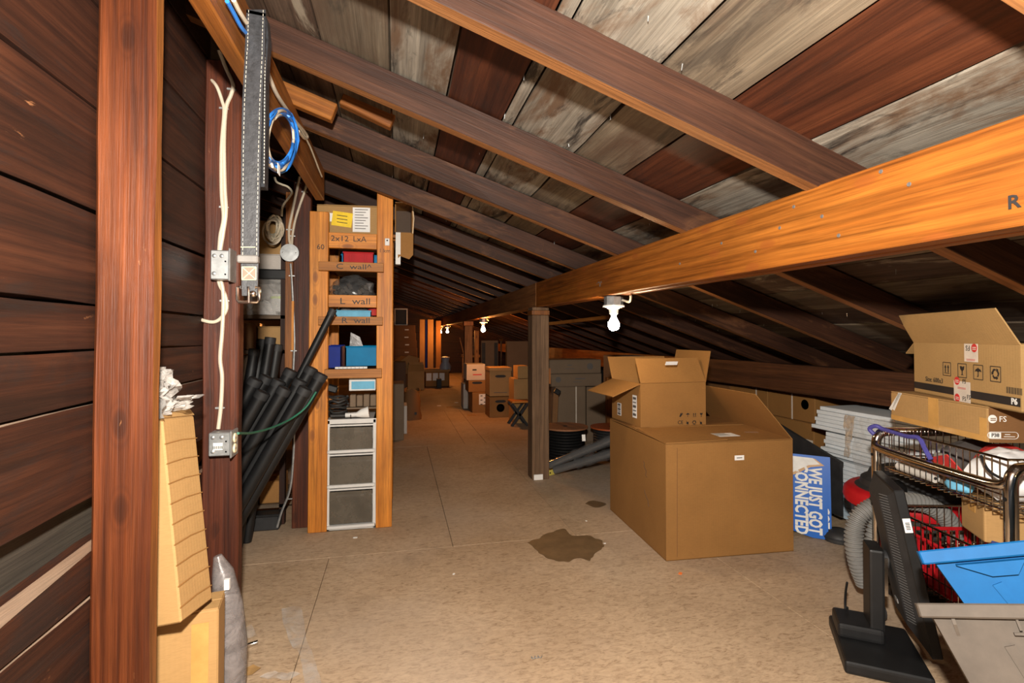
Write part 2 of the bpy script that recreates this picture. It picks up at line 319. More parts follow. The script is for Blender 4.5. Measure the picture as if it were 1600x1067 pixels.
def carton(label, loc, rz, wd, d, h, mat=None, flaps=None, fl=None, tape=P_TAPE, group=None, name='cardboard_box', M=None, cat='box', simple=False, hole=False, edge=None):
    mat = mat or C_BOX; edge = edge or C_EDGE
    r = thing(name, label, cat, loc, rz, group, M); t = .004
    if flaps is None:
        b = MB(); b.box((0, 0, (h - t)/2), (wd, d, h - t)); obj('body', b, mat, r, bevel=min(.006, h*.05), seg=2)
        for s in (-1, 1): obj('flap', MB().box((0, s * d/4, h - t/2 + .0005), (wd - .004, d/2 - .003, t)), mat, r)
        if tape:
            b = MB(); b.box((0, 0, h + .001), (wd + .003, min(.05, d*.3), .001))
            for s in (-1, 1): b.box((s * (wd/2 + .0009), 0, h - min(.04, h*.2)), (.001, min(.05, d*.3), min(.08, h*.4)))
            obj('tape', b, tape, r)
    else:
        b = MB(); b.box((0, 0, t/2), (wd, d, t))
        for s in (-1, 1):
            b.box((0, s * (d - t)/2, h/2), (wd, t, h)); b.box((s * (wd - t)/2, 0, h/2), (t, d - 2*t, h))
        obj('body', b, mat, r)
        for k, ang in flaps.items():
            a = radians(ang); L = (fl or {}).get(k, min(wd, d)/2)
            ax = {'f': ((1,0,0), (0,-1,0), d/2, wd), 'b': ((-1,0,0), (0,1,0), d/2, wd), 'l': ((0,-1,0), (-1,0,0), wd/2, d), 'r': ((0,1,0), (1,0,0), wd/2, d)}[k]
            out = Vector(ax[1]); hinge = out * (ax[2] - .002) + Vector((0,0,h)); dirn = out * cos(a) + Vector((0,0,sin(a)))
            if ang > 170: hinge += Vector((0,0, .004 if k in 'lr' else .001))
            Mx = fr(hinge, ax[0], dirn); nW = ax[3]
            obj('flap', MB().prism([(-nW/2, 0), (nW/2, 0), (nW/2 - .006, L), (-nW/2 + .006, L)], .004, Mx), mat, r)
    if hole:
        b = MB(); Mf = side('f', wd, d, h, 0, h * .78)
        n = 14; b.prism([(.045*cos(q) + (.03 if cos(q) > 0 else -.03), .018*sin(q)) for q in [2*pi*i/n for i in range(n)]], .0008, Mf); obj('hand_hole', b, P_INK, r)
    return r
def carton_y(label, px0, px1, pyt, pyb, Y, d, mat=None, Z0=None, **kw):
    a, b, c = onY(px0, pyb, Y), onY(px1, pyb, Y), onY((px0 + px1)/2, pyt, Y)
    z0 = max(0, (a.z + b.z)/2) if Z0 is None else Z0
    return carton(label, ((a.x + b.x)/2, Y + d/2, z0), 0, b.x - a.x, d, c.z - z0, mat, **kw)
# ================================================================ the setting
fl = struct(obj('floor', MB().box((1.35, 7.0, -.04), (6.9, 17.0, .04)), C_DARK))
rows = [(-1.5, .25), (.25, 2.70), (2.70, 5.21), (5.21, 7.64), (7.64, 10.08), (10.08, 12.5), (12.5, 15.4)]
seams = [[-2.1, -.9, .32, 1.54, 2.76, 3.98, 4.8], [-2.1, -1.55, -.33, 1.55, 2.77, 3.99, 4.8], [-2.1, -.935, .285, .965, 2.185, 3.405, 4.8], [-2.1, -.33, .668, .89, 2.11, 3.33, 4.8], [-2.1, -.9, .3, 1.55, 2.77, 4.8], [-2.1, -.33, .89, 2.11, 3.33, 4.8], [-2.1, -.9, .3, 1.55, 2.77, 4.8]]
for (y0, y1), sm in zip(rows, seams):
    for a, b in zip(sm, sm[1:]):
        g = .0011
        o = obj('floor_panel', MB().box((0, 0, 0), (b - a - 2*g, y1 - y0 - 2*g, .02)), FLOOR, fl, Matrix.Translation(((a + b)/2, (y0 + y1)/2, -.010 - random.random() * .0012)), bevel=.0015)
def blot(name, pts, mat, z, parent=fl):
    ctr = sum((Vector(p) for p in pts), Vector()) / len(pts); out = []
    for p in smooth_pts([*pts, pts[0]], 7)[:-1]:
        d = (p - ctr); k = 1 + .09 * noise.noise(p * 26); out.append((ctr + d * k).to_2d())
    b = MB(); b.prism([tuple(q) for q in out], .0006, Matrix.Translation((0, 0, z))); return obj(name, b, mat, parent)
blot('water_stain', [onZ(*p) for p in ((826, 848), (850, 836), (880, 826), (893, 836), (925, 838), (943, 852), (928, 866), (922, 876), (905, 872), (885, 878), (858, 873), (840, 862))], WET, .0003)
blot('water_stain', [onZ(*p) for p in ((914, 787), (925, 782), (945, 786), (944, 790), (930, 793))], WET, .0003)
# roof
ceil = struct(obj('ceiling', MB().add([(-2.2, -1.4, RT(-2.2, -1.4) + .05), (4.75, -1.4, RT(4.75, -1.4) + .05), (4.75, 4, RT(4.75, 4) + .05), (-2.2, 4, RT(-2.2, 4) + .05), (4.75, 15.4, RT(4.75, 15.4) + .05), (-2.2, 15.4, RT(-2.2, 15.4) + .05)], [(0, 1, 2, 3), (3, 2, 4, 5)]), C_DARK))
ed = [-2.15, -1.92, -1.70, -1.45, -1.24, -1.0, -.78, -.56, -.40, -.245, -.024, .161, .352, .39, .617, .807, 1.033, 1.25, 1.47, 1.70, 1.89, 2.12, 2.33, 2.55, 2.77, 3.0, 3.22, 3.45, 3.7, 3.92, 4.15, 4.4, 4.65]
kind = {9: W_BROWN, 10: W_GREY, 11: W_PALE, 12: W_RED, 13: W_PALE, 14: W_PALE, 15: W_GREY, 16: W_RED, 17: W_PALE, 18: W_BROWN, 19: W_GREY, 8: W_BROWN, 20: W_BROWN, 21: W_GREY, 22: W_BROWN, 23: W_GREY, 24: W_BROWN}
sl = (1, 0, -.349)
for i, (a, b) in enumerate(zip(ed, ed[1:])):
    cuts = [-1.35 if a > -.7 else 1.6, 4.0, random.choice((7.15, 7.6, 8.1)), random.choice((10.5, 11.4)), 15.3]
    for k, (y0, y1) in enumerate(zip(cuts, cuts[1:])):
        m = kind.get(i + 1) if k == 0 else None
        m = m or random.choice((W_BROWN, W_BROWN, W_RED, W_GREY))
        X = (a + b)/2; dz = .011 + random.uniform(-.002, .004)
        o = plank('roof_board', (X, y0 + .002, RT(X, y0) + dz), (X, y1 - .002, RT(X, y1) + dz), (b - a - random.choice((.005, .006, .008))) * 1.058, .02, m, ceil, up=(.33, 0, .944), wig=.0022, seg=18 if k == 0 else 5)
RY = [.49 + .612 * k for k in range(-3, 25)]
for i, Y in enumerate(RY):
    dp = .112 if i in (4, ) else .104
    x0, x1 = (-.75 if Y < 1.7 else -2.0), 4.55
    p0, p1 = Vector((x0, Y + .0225, RB(x0, Y) + dp/2)), Vector((x1, Y + .0225, RB(x1, Y) + dp/2))
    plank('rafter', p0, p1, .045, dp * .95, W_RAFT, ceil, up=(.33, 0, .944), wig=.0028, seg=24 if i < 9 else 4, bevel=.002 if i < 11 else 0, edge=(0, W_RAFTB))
for p, q in (((431, 139), (523, 178)), ((536, 152), (615, 190))):
    a, b = onY(*p, 2.10), onY(*q, 2.10); plank('rafter_block', a - Vector((0, 0, .0)), b, .04, .07, W_ORANGE, ceil, up=(.33, 0, .944), bevel=.003)
nb = MB(); rn = random.Random(3)
for _ in range(150):
    X = rn.uniform(-.3, 3.2); Y = rn.uniform(.7, 4.4); z = RT(X, Y) + .012
    nb.tube([(X, Y, z), (X + rn.uniform(-.004, .004), Y + rn.uniform(-.004, .004), z - rn.uniform(.015, .03))], [.0022, .0009], 5)
o = obj('roofing_nail_tip', nb, STEEL, ceil); o['kind'] = 'stuff'
# left partition wall of boards
wl = sroot('wall_left')
edges = [(2.26, 2.045), (2.035, 1.815), (1.807, 1.592), (1.584, 1.370), (1.361, 1.170), (1.163, 1.072), (1.067, .961), (.953, .757), (.548, .337), (.33, .125), (.118, .004)]
for t, bt in edges:
    plank('plank', (-.6455, -1.35, (t + bt)/2), (-.6455, 1.93, (t + bt)/2), t - bt, .025, W_WALL, wl, up=(1, 0, 0), wig=.0035, seg=34, bevel=.001, edge=(1, W_EDGE) if t < 1.0 else None)  # lower boards get pale tops, painting in the light their ledges catch
p = [(-1.35, .555), (1.93, .555), (1.93, .66), (1.25, .668), (1.0, .655), (.72, .625), (.66, .60), (.6, .612), (.5, .60), (.3, .64), (-1.35, .65)]
o = MB().prism(p, .025, fr((-.6325, 0, 0), (0, 1, 0), (0, 0, 1)) @ Matrix.Translation((0, 0, -.025)))
M = Matrix.Translation((-.6455, .7, .6)) @ Matrix(((0, 0, 1, 0), (1, 0, 0, 0), (0, 1, 0, 0), (0, 0, 0, 1)))
obj('plank', MB().prism([(y - .7, z - .6) for y, z in p], .025, Matrix.Translation((0, 0, -.0125))), W_WALL, wl, M, label='broken plank with a splintered upper edge')
obj('raw_splinter', MB().prism([(y - .7, z - .6) for y, z in ((1.9, .661), (1.25, .669), (1.0, .657), (.72, .627), (.68, .604), (.74, .598), (.9, .612), (1.05, .628), (1.25, .646), (1.9, .65))], .0015, Matrix.Translation((0, 0, .0126))), W_EDGE, wl, M)
wo = sroot('wall_outer')
for k in range(9):
    z0 = -.0 + k * .31
    plank('plank', (-.69, -1.35, z0 + .155), (-.69, 1.7, z0 + .155), .306, .02, W_BACK, wo, up=(1, 0, 0))
    plank('plank', (-2.05, 1.7, z0 + .155), (-2.05, 15.3, z0 + .155), .306, .02, W_WALL, wo, up=(1, 0, 0))
wb = sroot('wall_back')
for k in range(9):
    z0 = k * .30; x1 = min(4.6, 1.05 + (1.62 - z0) / .349) if z0 < 2.4 else -1.2
    plank('plank', (-2.05, 15.35, z0 + .15), (x1, 15.35, z0 + .15), .294, .02, W_WALL, wb, up=(0, 1, 0))
plank_p = plank
# timber frame
t = thing('timber_post', 'broad red-brown timber post with knots standing against the plank wall, nearest one', 'post', (-.575, 1.272, 0))
plank('shaft', (-.575, 1.272, .0), (-.575, 1.272, 2.18), .112, .045, W_POST, t, up=(0, 1, 0), wig=.002, seg=20, bevel=.007, edge=(1, W_POSTE))
t = thing('timber_post', 'dark timber post carrying cream cables and two grey electrical boxes', 'post', (-.577, 1.905, 0))
plank('shaft', (-.577, 1.905, 0), (-.577, 1.905, 2.03), .111, .048, W_POST2, t, up=(0, 1, 0), wig=.002, seg=20, bevel=.004)
t = thing('timber_post', 'dark timber post with the round grey junction cover, beside the shelf rack', 'post', (-.545, 3.17, 0))
plank('shaft', (-.543, 3.17, 0), (-.543, 3.17, 2.0), .094, .05, W_POST2, t, up=(0, 1, 0), bevel=.003)
plank('side_board', (-.612, 3.16, .78), (-.612, 3.16, 1.93), .042, .03, W_ORANGE, t, up=(0, 1, 0), bevel=.002)
plank('side_board', (-.588, 3.135, 1.02), (-.588, 3.135, 1.30), .012, .02, W_PINE, t, up=(0, 1, 0))
pl = thing('ridge_purlin', 'orange-brown timber purlin running above the hanging strap and blue cable coil', 'beam', (-.42, 1.4, 1.85))
plank('timber', (-.418, -1.3, RB(-.394, -1.3) - .09), (-.418, 2.93, RB(-.394, 2.93) - .09), .17, .046, W_BEAM2 if 0 else W_ORANGE, pl, up=(1, 0, 0), wig=.002, seg=12, bevel=.004)
bm_ = thing('roof_beam', 'long orange varnished ceiling beam of three plies marked with a letter R', 'beam', (1.11, 2.2, 1.38))
for k in range(3):
    X = 1.071 + k * .041; dz = (0, .004, .001)[k]
    plank('ply', (X, -1.3, 1.1 + .282 + TILT(-1.3) + dz), (X, 3.86, 1.1 + .275 + TILT(3.86) + dz), .192, .039, W_BEAM, bm_, up=(1, 0, 0), wig=.0012, seg=8, bevel=.003)
Mi = wm(bm_).inverted()
def onbeam(px, py, off=.0012):
    q = onX(px, py, 1.0505 - off); return Mi @ fr(q, (0, -1, 0), (0, 0, 1))
lettering(bm_, 'R', .034, onbeam(1584, 316), P_INK, bold=.0006)
for px, py in ((1376, 268), (1420, 288), (1240, 323), (1284, 338), (1218, 356), (1180, 393), (1310, 368), (1127, 380), (1062, 412)):
    b = MB(); b.lathe([(0, 0), (.0042, .0004), (.005, -.001)], 10, (0, 0, .0005), None); obj('nail_head', b, P_GPRINT, bm_, onbeam(px, py, .0004))
def scribble(parent, M, n, w_, h, mat, seed=1, name='lettering'):
    r = random.Random(seed); pts = [(w_ * (i / n - .5), r.uniform(-h/2, h/2), 0) for i in range(n + 1)]
    return obj(name, MB().tube([M @ Vector(p) for p in smooth_pts(pts, 4)], .0011, 4), mat, parent)
scribble(bm_, onbeam(936, 444), 9, .07, .03, P_GPRINT, 5)
for i, (ya, yb, lab) in enumerate(((3.87, 8.1, 'aged brown ceiling beam from the near square post to the next post'), (8.11, 15.2, 'distant stretch of ceiling beam past the second square post'))):
    q = thing('roof_beam', lab, 'beam', (1.11, (ya + yb)/2, 1.4))
    for k in range(2):
        X = 1.081 + k * .061
        plank('ply', (X, ya, 1.1 + .275 + TILT(ya)), (X, yb, 1.1 + .275 + TILT(yb)), .19, .06, W_BEAM2, q, up=(1, 0, 0), bevel=.003)
t = thing('timber_post', 'square weathered grey-brown post under the beam beside the big carton', 'post', (1.07, 3.87, 0))
plank('shaft', (1.072, 3.87, 0), (1.072, 3.87, 1.262), .135, .135, W_GPOST, t, up=(0, 1, 0), wig=.001, seg=8, bevel=.004)
plank('cap_block', (1.072, 3.87, 1.263), (1.072, 3.87, 1.297), .142, .142, W_ORANGE, t, up=(0, 1, 0), bevel=.002)
plank('shim', (1.072, 3.87, 1.298), (1.072, 3.87, 1.322), .132, .135, W_GPOST, t, up=(0, 1, 0), bevel=.002)
plank('cleat', (1.148, 3.84, .73), (1.148, 3.84, .85), .016, .05, W_ORANGE, t, up=(0, 1, 0))
obj('base_shim', MB().box((-.02, -.075, .022), (.07, .012, .04)), P_LBL, t)
t = thing('timber_post', 'second square post farther down the aisle', 'post', (1.08, 8.05, 0))
plank('shaft', (1.08, 8.05, 0), (1.08, 8.05, 1.262), .125, .125, W_GPOST, t, up=(0, 1, 0), bevel=.004)
plank('cap_block', (1.08, 8.05, 1.264), (1.08, 8.05, 1.33), .15, .13, W_ORANGE, t, up=(0, 1, 0), bevel=.002)
t = thing('eave_plate', 'low timber plate carrying the rafters above the cartons along the eave', 'beam', (2.65, 4, .8))
plank('timber', (2.65, .6, .81), (2.65, 4.4, .81), .19, .09, W_PLATE, t, up=(1, 0, 0), wig=.003, seg=8, bevel=.003)
plank('timber', (2.65, 4.405, .80), (2.65, 15, .80), .20, .09, W_ORANGE, t, up=(1, 0, 0), bevel=.003)  # far length in orange wood, the glow of the bulbs put into its colour
t = thing('timber_brace', 'short red-brown brace below the rafters behind the nearest lit bulb', 'timber', at(856, 506, 5.5))
plank('timber', at(850, 507, 5.4), at(948, 496, 4.3), .045, .03, W_ORANGE, t)
t = thing('timber_stud', 'pale orange upright stud lit by the second bulb', 'timber', (1.42, 9.4, 0))
a, b = onY(741, 600, 9.4), onY(748, 600, 9.4)
plank('shaft', ((a.x + b.x)/2, 9.4, 0), ((a.x + b.x)/2, 9.4, 1.2), .075, .05, W_PINE, t, up=(0, 1, 0))
# ---------------------------------------------------------------- bulbs
def bulb(px, lab, warm, e, col, soft=.03):
    u = (px - 800) / FPX; z = 1.112 / (SA + u * CA); Y = z * (CA - u * SA); zb = 1.1 + .178 + TILT(Y)
    t = thing('light_bulb', lab, 'light bulb', (1.112, Y, zb), group='bare bulbs along the beam')
    obj('junction_box', MB().lathe([(.001, 0), (.05, 0), (.05, -.045), (.001, -.045)], 8, M=Matrix.Rotation(pi/8, 3, 'Z'), smooth=False), STEEL, t)
    obj('lamp_holder', MB().lathe([(.002, -.046), (.057, -.046), (.057, -.054), (.04, -.058), (.025, -.068), (.023, -.092), (.002, -.092)], 24), PORC, t)
    g = obj('glass_bulb', MB().lathe([(.013, -.092), (.0135, -.108), (.02, -.122), (.028, -.136), (.0305, -.15), (.028, -.164), (.02, -.174), (.009, -.1795), (.0005, -.181)], 24), BULBW if warm else BULB, t)
    obj('feed_cable', MB().tube(smooth_pts([(.035, -.03, -.02), (.06, -.06, -.03), (.045, -.11, -.015), (.02, -.16, -.006)], 5), .006, 6), CABLE_W, t)
    return t
bulb(959, 'bright white bare bulb hanging under the orange beam, nearest', False, 17, (1, .78, .52))
bulb(755, 'glowing warm bare bulb hanging between the two square posts', True, 38, (1, .50, .17))
bulb(699, 'small warm bare bulb beyond the second square post', True, 38, (1, .50, .17))
bulb(688.5, 'tiny warm glowing bulb at the far end of the beam', True, 16, (1, .50, .17))
# ================================================================ left side
def cable(name, label, cat, pts, r, mat, group=None, n=8, ends=None, k=8):
    t = tag(obj(name, MB().tube(smooth_pts(pts, k), r, n), mat), label, cat, group); return t
PF = 1.8795                                                     # front face of the cable post
def staple(parent, px, py, Y, wd=.026):
    q = wm(parent).inverted() @ onY(px, py, Y); b = MB()
    b.box(q + Vector((0, -.003, 0)), (wd, .006, .006)); b.tube([q + Vector((-wd/2, -.003, 0)), q + Vector((-wd/2, .004, 0))], .002, 6); b.tube([q + Vector((wd/2, -.003, 0)), q + Vector((wd/2, .004, 0))], .002, 6)
    return obj('cable_staple', b, STEEL, parent)
def onpost(l, dy=.006): return [onY(px, py, PF - dy) for px, py in l]
c = cable('electrical_cable', 'cream cable falling from the purlin down the post into the upper grey box', 'cable', [onY(342, 78, PF - .03), *onpost([(352, 104), (364, 132), (361, 148), (353, 170), (350, 220), (351, 290), (353, 330), (349, 362), (344, 392)])], .0062, CABLE_W)
for q in ((362, 140), (350, 170), (350, 324)): staple(c, *q, PF)
cable('electrical_cable', 'cream cable curling in from the plank wall to run down the cable post', 'cable', [onY(325, 120, PF + .02), *onpost([(338, 134), (347, 158), (350, 176), (346, 230), (346, 300), (349, 340), (344, 368), (342, 392)], .008)], .0055, CABLE_W)
cable('electrical_cable', 'cream cable curving from the upper grey box back to the plank wall', 'cable', [*onpost([(340, 432), (344, 447), (352, 462), (354, 482), (346, 496), (334, 503), (316, 500)]), onY(297, 491, 1.93)], .0058, CABLE_W)
c = cable('electrical_cable', 'cream cable joining the upper grey box to the lower outlet box', 'cable', onpost([(343, 432), (348, 452), (349, 478), (347, 520), (344, 560), (347, 590), (345, 636), (341, 670)], .010), .0062, CABLE_W)
for q in ((351, 470), (344, 637)): staple(c, *q, PF)
def elbox(label, p0, p1, plate, outlet=False):
    a, b_ = onY(p0[0], p1[1], PF), onY(p1[0], p0[1], PF); wd, h = b_.x - a.x, b_.z - a.z; d = .052
    t = thing('outlet_box' if outlet else 'junction_box', label, 'electrical box', (a.x + wd/2, PF - d/2, a.z))
    obj('body', MB().box((0, 0, h/2), (wd, d, h)), STEEL, t, bevel=.003)
    obj('cover_plate', MB().box((wd/2 + .004, -.004, h/2), (.006, d + .02, h + .012)), STEEL, t, bevel=.0025)
    for x, z in ((-.3, .8), (.1, .8), (-.3, .2)):
        obj('knockout', MB().lathe([(0, .0025), (.005, .002), (.007, 0), (.007, -.001)], 14, (x * wd, -d/2, z * h), Matrix.Rotation(pi/2, 3, 'X')), STEEL, t)
    for x, z in ((.3, .62), (.3, .18)): obj('screw_hole', MB().lathe([(0, .0006), (.0028, .0006)], 10, (x * wd, -d/2, z * h), Matrix.Rotation(pi/2, 3, 'X')), P_INK, t)
    if outlet:
        rect(t, 'rating_label', side('f', wd, d, h, -.004, h * .42), wd * .42, h * .3, PORC)
        for k in range(9): rect(t, 'barcode_bar', side('f', wd, d, h, -.018 + k * .0034, h * .38, .0022), .0014 + .0008 * (k % 2), h * .12, P_INK)
        for z in (.27, .72):
            s = obj('socket', MB().lathe([(.0, .004), (.014, .004), (.016, 0), (.016, -.001)], 18, (wd/2 + .0072, -.006, h * z), Matrix.Rotation(pi/2, 3, 'Y')), CREAM, t)
            for y in (-.005, .005): obj('slot', MB().box((wd/2 + .0115, -.006 + y, h * z), (.001, .0016, .007)), P_INK, s)
    return t
elbox('upper grey steel junction box on the cable post beside the strap buckle', (337, 395), (366, 439), True)
elbox('lower grey outlet box with paper rating label and green cord plugged in', (334, 671), (368, 708), True, True)
cable('extension_cord', 'thin green cord sagging from the outlet box across the black pipes', 'cord', [onY(372, 677, 1.86), onY(395, 676, 2.1), onY(425, 668, 2.35), onY(455, 654, 2.53), onY(478, 636, 2.58), onY(494, 612, 2.60)], .0045, CABLE_G)
# the hanging strap
SY = 1.395
S = thing('hanging_strap', 'black stitched leather strap with steel buckle hanging from the purlin', 'strap', onY(398, 15, SY))
Si = wm(S).inverted()
def sl_(px, py, dy=0): return Si @ onY(px, py, SY + dy)
sb = MB(); cl = [(400, 15), (398, 80), (394, 160), (392, 240), (391, 320), (390, 400), (390, 462)]; ww = [15, 15.5, 15.5, 15.2, 14.5, 14, 12]
L_, R_ = [sl_(x - q, y) for (x, y), q in zip(cl, ww)], [sl_(x + q, y) for (x, y), q in zip(cl, ww)]
n = len(cl); dpt = Vector((0, .007, 0))
vsn = L_ + R_ + [p + dpt for p in L_] + [p + dpt for p in R_]; fs = [(0, n, 3*n, 2*n), (n-1, 3*n-1, 4*n-1, 2*n-1)]
for i in range(n - 1): fs += [(i+1, n+i+1, n+i, i), (2*n+i, 3*n+i, 3*n+i+1, 2*n+i+1), (i, 2*n+i, 2*n+i+1, i+1), (n+i+1, 3*n+i+1, 3*n+i, n+i)]
obj('strap_front', sb.add(vsn, fs), LEATHER, S)
back = [(414, 27), (417, 60), (413, 120), (413, 200), (411, 292)]
vsn = []; 
for x, y in back:
    a, b_ = sl_(x - 11, y, .03), sl_(x + 2.5, y, .02); vsn += [a, b_, b_ + Vector((0, .035, 0)), a + Vector((0, .03, 0))]
fs = [(3, 2, 1, 0), tuple(16 + q for q in range(4))] + [(i*4+j, i*4+(j+1) % 4, (i+1)*4+(j+1) % 4, (i+1)*4+j) for i in range(4) for j in range(4)]
obj('strap_back', MB().add(vsn, fs), LEATHER, S)
a, b_, c_, d_ = sl_(385, 15), sl_(415, 21), sl_(416, 24, .055), sl_(388, 14, .05)
obj('fold', MB().add([a, b_, c_, d_, a - Vector((0, 0, .008)), b_ - Vector((0, 0, .008)), c_ - Vector((0, 0, .008)), d_ - Vector((0, 0, .008))], [(0, 1, 2, 3), (7, 6, 5, 4), (0, 4, 5, 1), (1, 5, 6, 2), (2, 6, 7, 3), (3, 7, 4, 0)]), LEATHER, S)
st = MB()
for s in (-1, 1):
    for i in range(n - 2):
        for k in range(11):
            t0, t1 = (k + .15)/11, (k + .75)/11
            f = lambda t_: sl_(cl[i][0]*(1-t_) + cl[i+1][0]*t_ + s * (ww[i] - 3.6), cl[i][1]*(1-t_) + cl[i+1][1]*t_, -.0008)
            st.tube([f(t0), f(t1)], .0009, 4)
q = obj('stitching', st, THREAD, S); q['kind'] = 'stuff'
st = MB()
for k in range(46):
    x = 414.5 - (k / 45) * 2; y = 40 + k * 5.4
    st.tube([sl_(x, y, .019), sl_(x, y + 3.4, .019)], .0011, 4)
q = obj('edge_stitching', st, THREAD, S); q['kind'] = 'stuff'
st = MB(); X0, X1, Y0, Y1 = 378, 400, 417, 437
for a, b_ in (((X0, Y0), (X1, Y0)), ((X1, Y0), (X1, Y1)), ((X1, Y1), (X0, Y1)), ((X0, Y1), (X0, Y0)), ((X0, Y0), (X1, Y1)), ((X1, Y0), (X0, Y1)), ((376, 386), (399, 386))):
    st.tube([sl_(*a, -.0012), sl_(*b_, -.0012)], .0013, 5)
obj('cross_stitch', st, GTHREAD, S)
obj('stitched_patch', MB().prism([tuple((sl_(x, y))[i] for i in (0, 2)) for x, y in ((X0, Y1), (X1, Y1), (X1, Y0), (X0, Y0))], .001, fr((0, 0, 0), (1, 0, 0), (0, 0, 1))), plain('brown_leather', (.16, .12, .085), .6, bmp=.2), S)
p, q = sl_(372, 399), sl_(405, 412)
obj('keeper_loop', MB().box(((p.x + q.x)/2, -.003, (p.z + q.z)/2), (q.x - p.x, .02, p.z - q.z)), plain('keeper_leather', (.16, .15, .14), .4, bmp=.2), S, bevel=.003)
bk = MB(); pp = [sl_(x, y, -.004) for x, y in ((376, 449), (371, 449), (371, 468), (373, 472), (402, 472), (405, 468), (405, 449), (399, 449))]
bk.tube(pp, .0042, 8); obj('buckle', bk, CHROME, S)
obj('buckle_prong', MB().tube([sl_(388, 448, -.004), sl_(388.5, 460, -.009), sl_(388.5, 473, -.009)], .0032, 8), CHROME, S)
obj('rivet', MB().lathe([(0, .004), (.006, .003), (.0085, 0), (.0085, -.003)], 16, sl_(395, 459, -.002), Matrix.Rotation(pi/2, 3, 'X')), CHROME, S)
PX = -.385                                                      # just proud of the purlin face
def onp(l, d=0): return [onX(px, py, PX + d) for px, py in l]
t = thing('cable_coil', 'hanging coil of blue and white network cable on the purlin', 'cable', onX(438, 220, PX))
ti = wm(t).inverted(); rnd = random.Random(5)
for k in range(14):
    cx, cy = 437 + rnd.uniform(-3, 3), 217 + rnd.uniform(-4, 4); rx, ry = rnd.uniform(20, 30), rnd.uniform(36, 50)
    pts = [ti @ onX(cx + rx * cos(a) * (1 + .04 * rnd.uniform(-1, 1)) + 7 * sin(a) * -.3, cy + ry * sin(a), PX + .012 + rnd.uniform(0, .03)) for a in [2*pi*i/12 for i in range(13)]]
    pts[-1] = pts[0]
    obj('loop', MB().tube(smooth_pts(pts, 4), .0042, 7, caps=False), CABLE_W if k in (2, 6, 10) else CABLE_B, t)
rect(t, 'white_tag', ti @ fr(onX(436, 265, PX + .045), (0, -1, 0), (0, 0, 1)), .03, .03, P_LBL)
cable('network_cable', 'blue cable entering along the purlin above the strap', 'cable', onp([(355, 2), (366, 22), (378, 44), (392, 60), (402, 74)], .006), .005, CABLE_B)
cable('network_cable', 'white cable entering along the purlin beside the blue one', 'cable', onp([(365, 0), (374, 18), (384, 34), (396, 52)], .008), .0055, CABLE_W)
cable('electrical_cable', 'beige cable stapled along the purlin below the blue coil', 'cable', onp([(412, 92), (420, 118), (432, 146), (446, 168), (462, 190), (474, 204), (480, 213), (476, 216), (466, 205)], .006), .0062, CABLE_W)
cable('network_cable', 'thin pale cable following the lower purlin edge to its end', 'cable', onp([(458, 186), (472, 206), (484, 228), (492, 248), (498, 264), (503, 276)], .006), .004, TWINE)
# box leaning against the nearest post, film, and the lower box
def tilted(label, corners, d, mat, name='cardboard_box', creases=0, **kw):
    """carton from three world points: bottom-left, bottom-right, top-left of its front face"""
    a, b, c = corners; x = (b - a); y = c - a; wd, h = x.length, y.length
    x = x - y * (x.dot(y) / y.length_squared); M = fr(a, x, y); M3 = Matrix((M.col[0].xyz, -M.col[2].xyz, M.col[1].xyz)).transposed().to_4x4()
    base = a + x/2 - M.col[2].xyz * d/2; M3.translation = base
    return M3, wd, h
a, b_ = onY(273, 978, 1.36), onY(333, 946, 1.52); c_ = onY(243, 655, 1.42)
Mx, wd, h = tilted('', (a, b_, c_), .06, None)
t = thing('cardboard_box', 'tall slim tan cardboard box leaning behind the nearest timber post', 'box', M=Mx)
wd = .14
bb = MB(); x0, x1 = -.08, .08
bb.box((0, 0, h/2), (wd, .075, h)); obj('body', bb, C_BOX2, t, bevel=.004)
for k in range(9):
    z = h * (.07 + .1 * k); obj('crease', MB().tube([(-wd/2, -.0385, z), (0, -.0388, z + .004), (wd/2, -.0385, z + .001)], .0016, 4), C_BOX, t)
for s in (-1, 1): obj('flap', MB().prism([(-wd/2, 0), (wd/2, 0), (wd/2, .036), (-wd/2, .034)], .003, fr((0, s * .036, h), (1, 0, 0), (0, -s * .5, .86))), C_BOX2, t)
def sheet(name, label, cat, f, nu, nv, mat, parent=None, th=.0008):
    vs = [Vector(f(i/nu, j/nv)) for j in range(nv + 1) for i in range(nu + 1)]; b = MB()
    b.add(vs, [(j*(nu+1)+i, j*(nu+1)+i+1, (j+1)*(nu+1)+i+1, (j+1)*(nu+1)+i) for j in range(nv) for i in range(nu)], 0, True)
    o = obj(name, b, mat, parent)
    return tag(o, label, cat) if label else o
def wav(p, s, a): return a * noise.noise(Vector(p) * s)
for i, (p0, p1, q0, lab) in enumerate((((246, 655), (277, 628), (250, 572), 'crumpled clear plastic film standing out of the slim tan box'), ((247, 650), (288, 640), (280, 618), 'short torn piece of plastic film at the mouth of the slim tan box'))):
    A_, B_, C_ = onY(*p0, 1.40 + .03 * i), onY(*p1, 1.46 + .03 * i), onY(*q0, 1.42 + .03 * i)
    sheet('plastic_film', lab, 'plastic film', lambda u, v: A_ + (B_ - A_) * u * (1 - .4 * v * (1 - i)) + (C_ - A_) * v * (1 - .25 * u) + Vector((wav((u*3, v*3, i), 1.5, .03), wav((u*3, v*3, 5 + i), 1.7, .04), 0)), 10, 12, FILMP)
a, b_, c_ = onZ(262, 1120), onZ(308, 1105), None
t = thing('cardboard_box', 'narrow cardboard box standing on the floor under the leaning slim box', 'box', (-.545, 1.56, 0), radians(8))
bb = MB().box((0, 0, .185), (.145, .10, .37)); obj('body', bb, C_BOX2, t, bevel=.004)
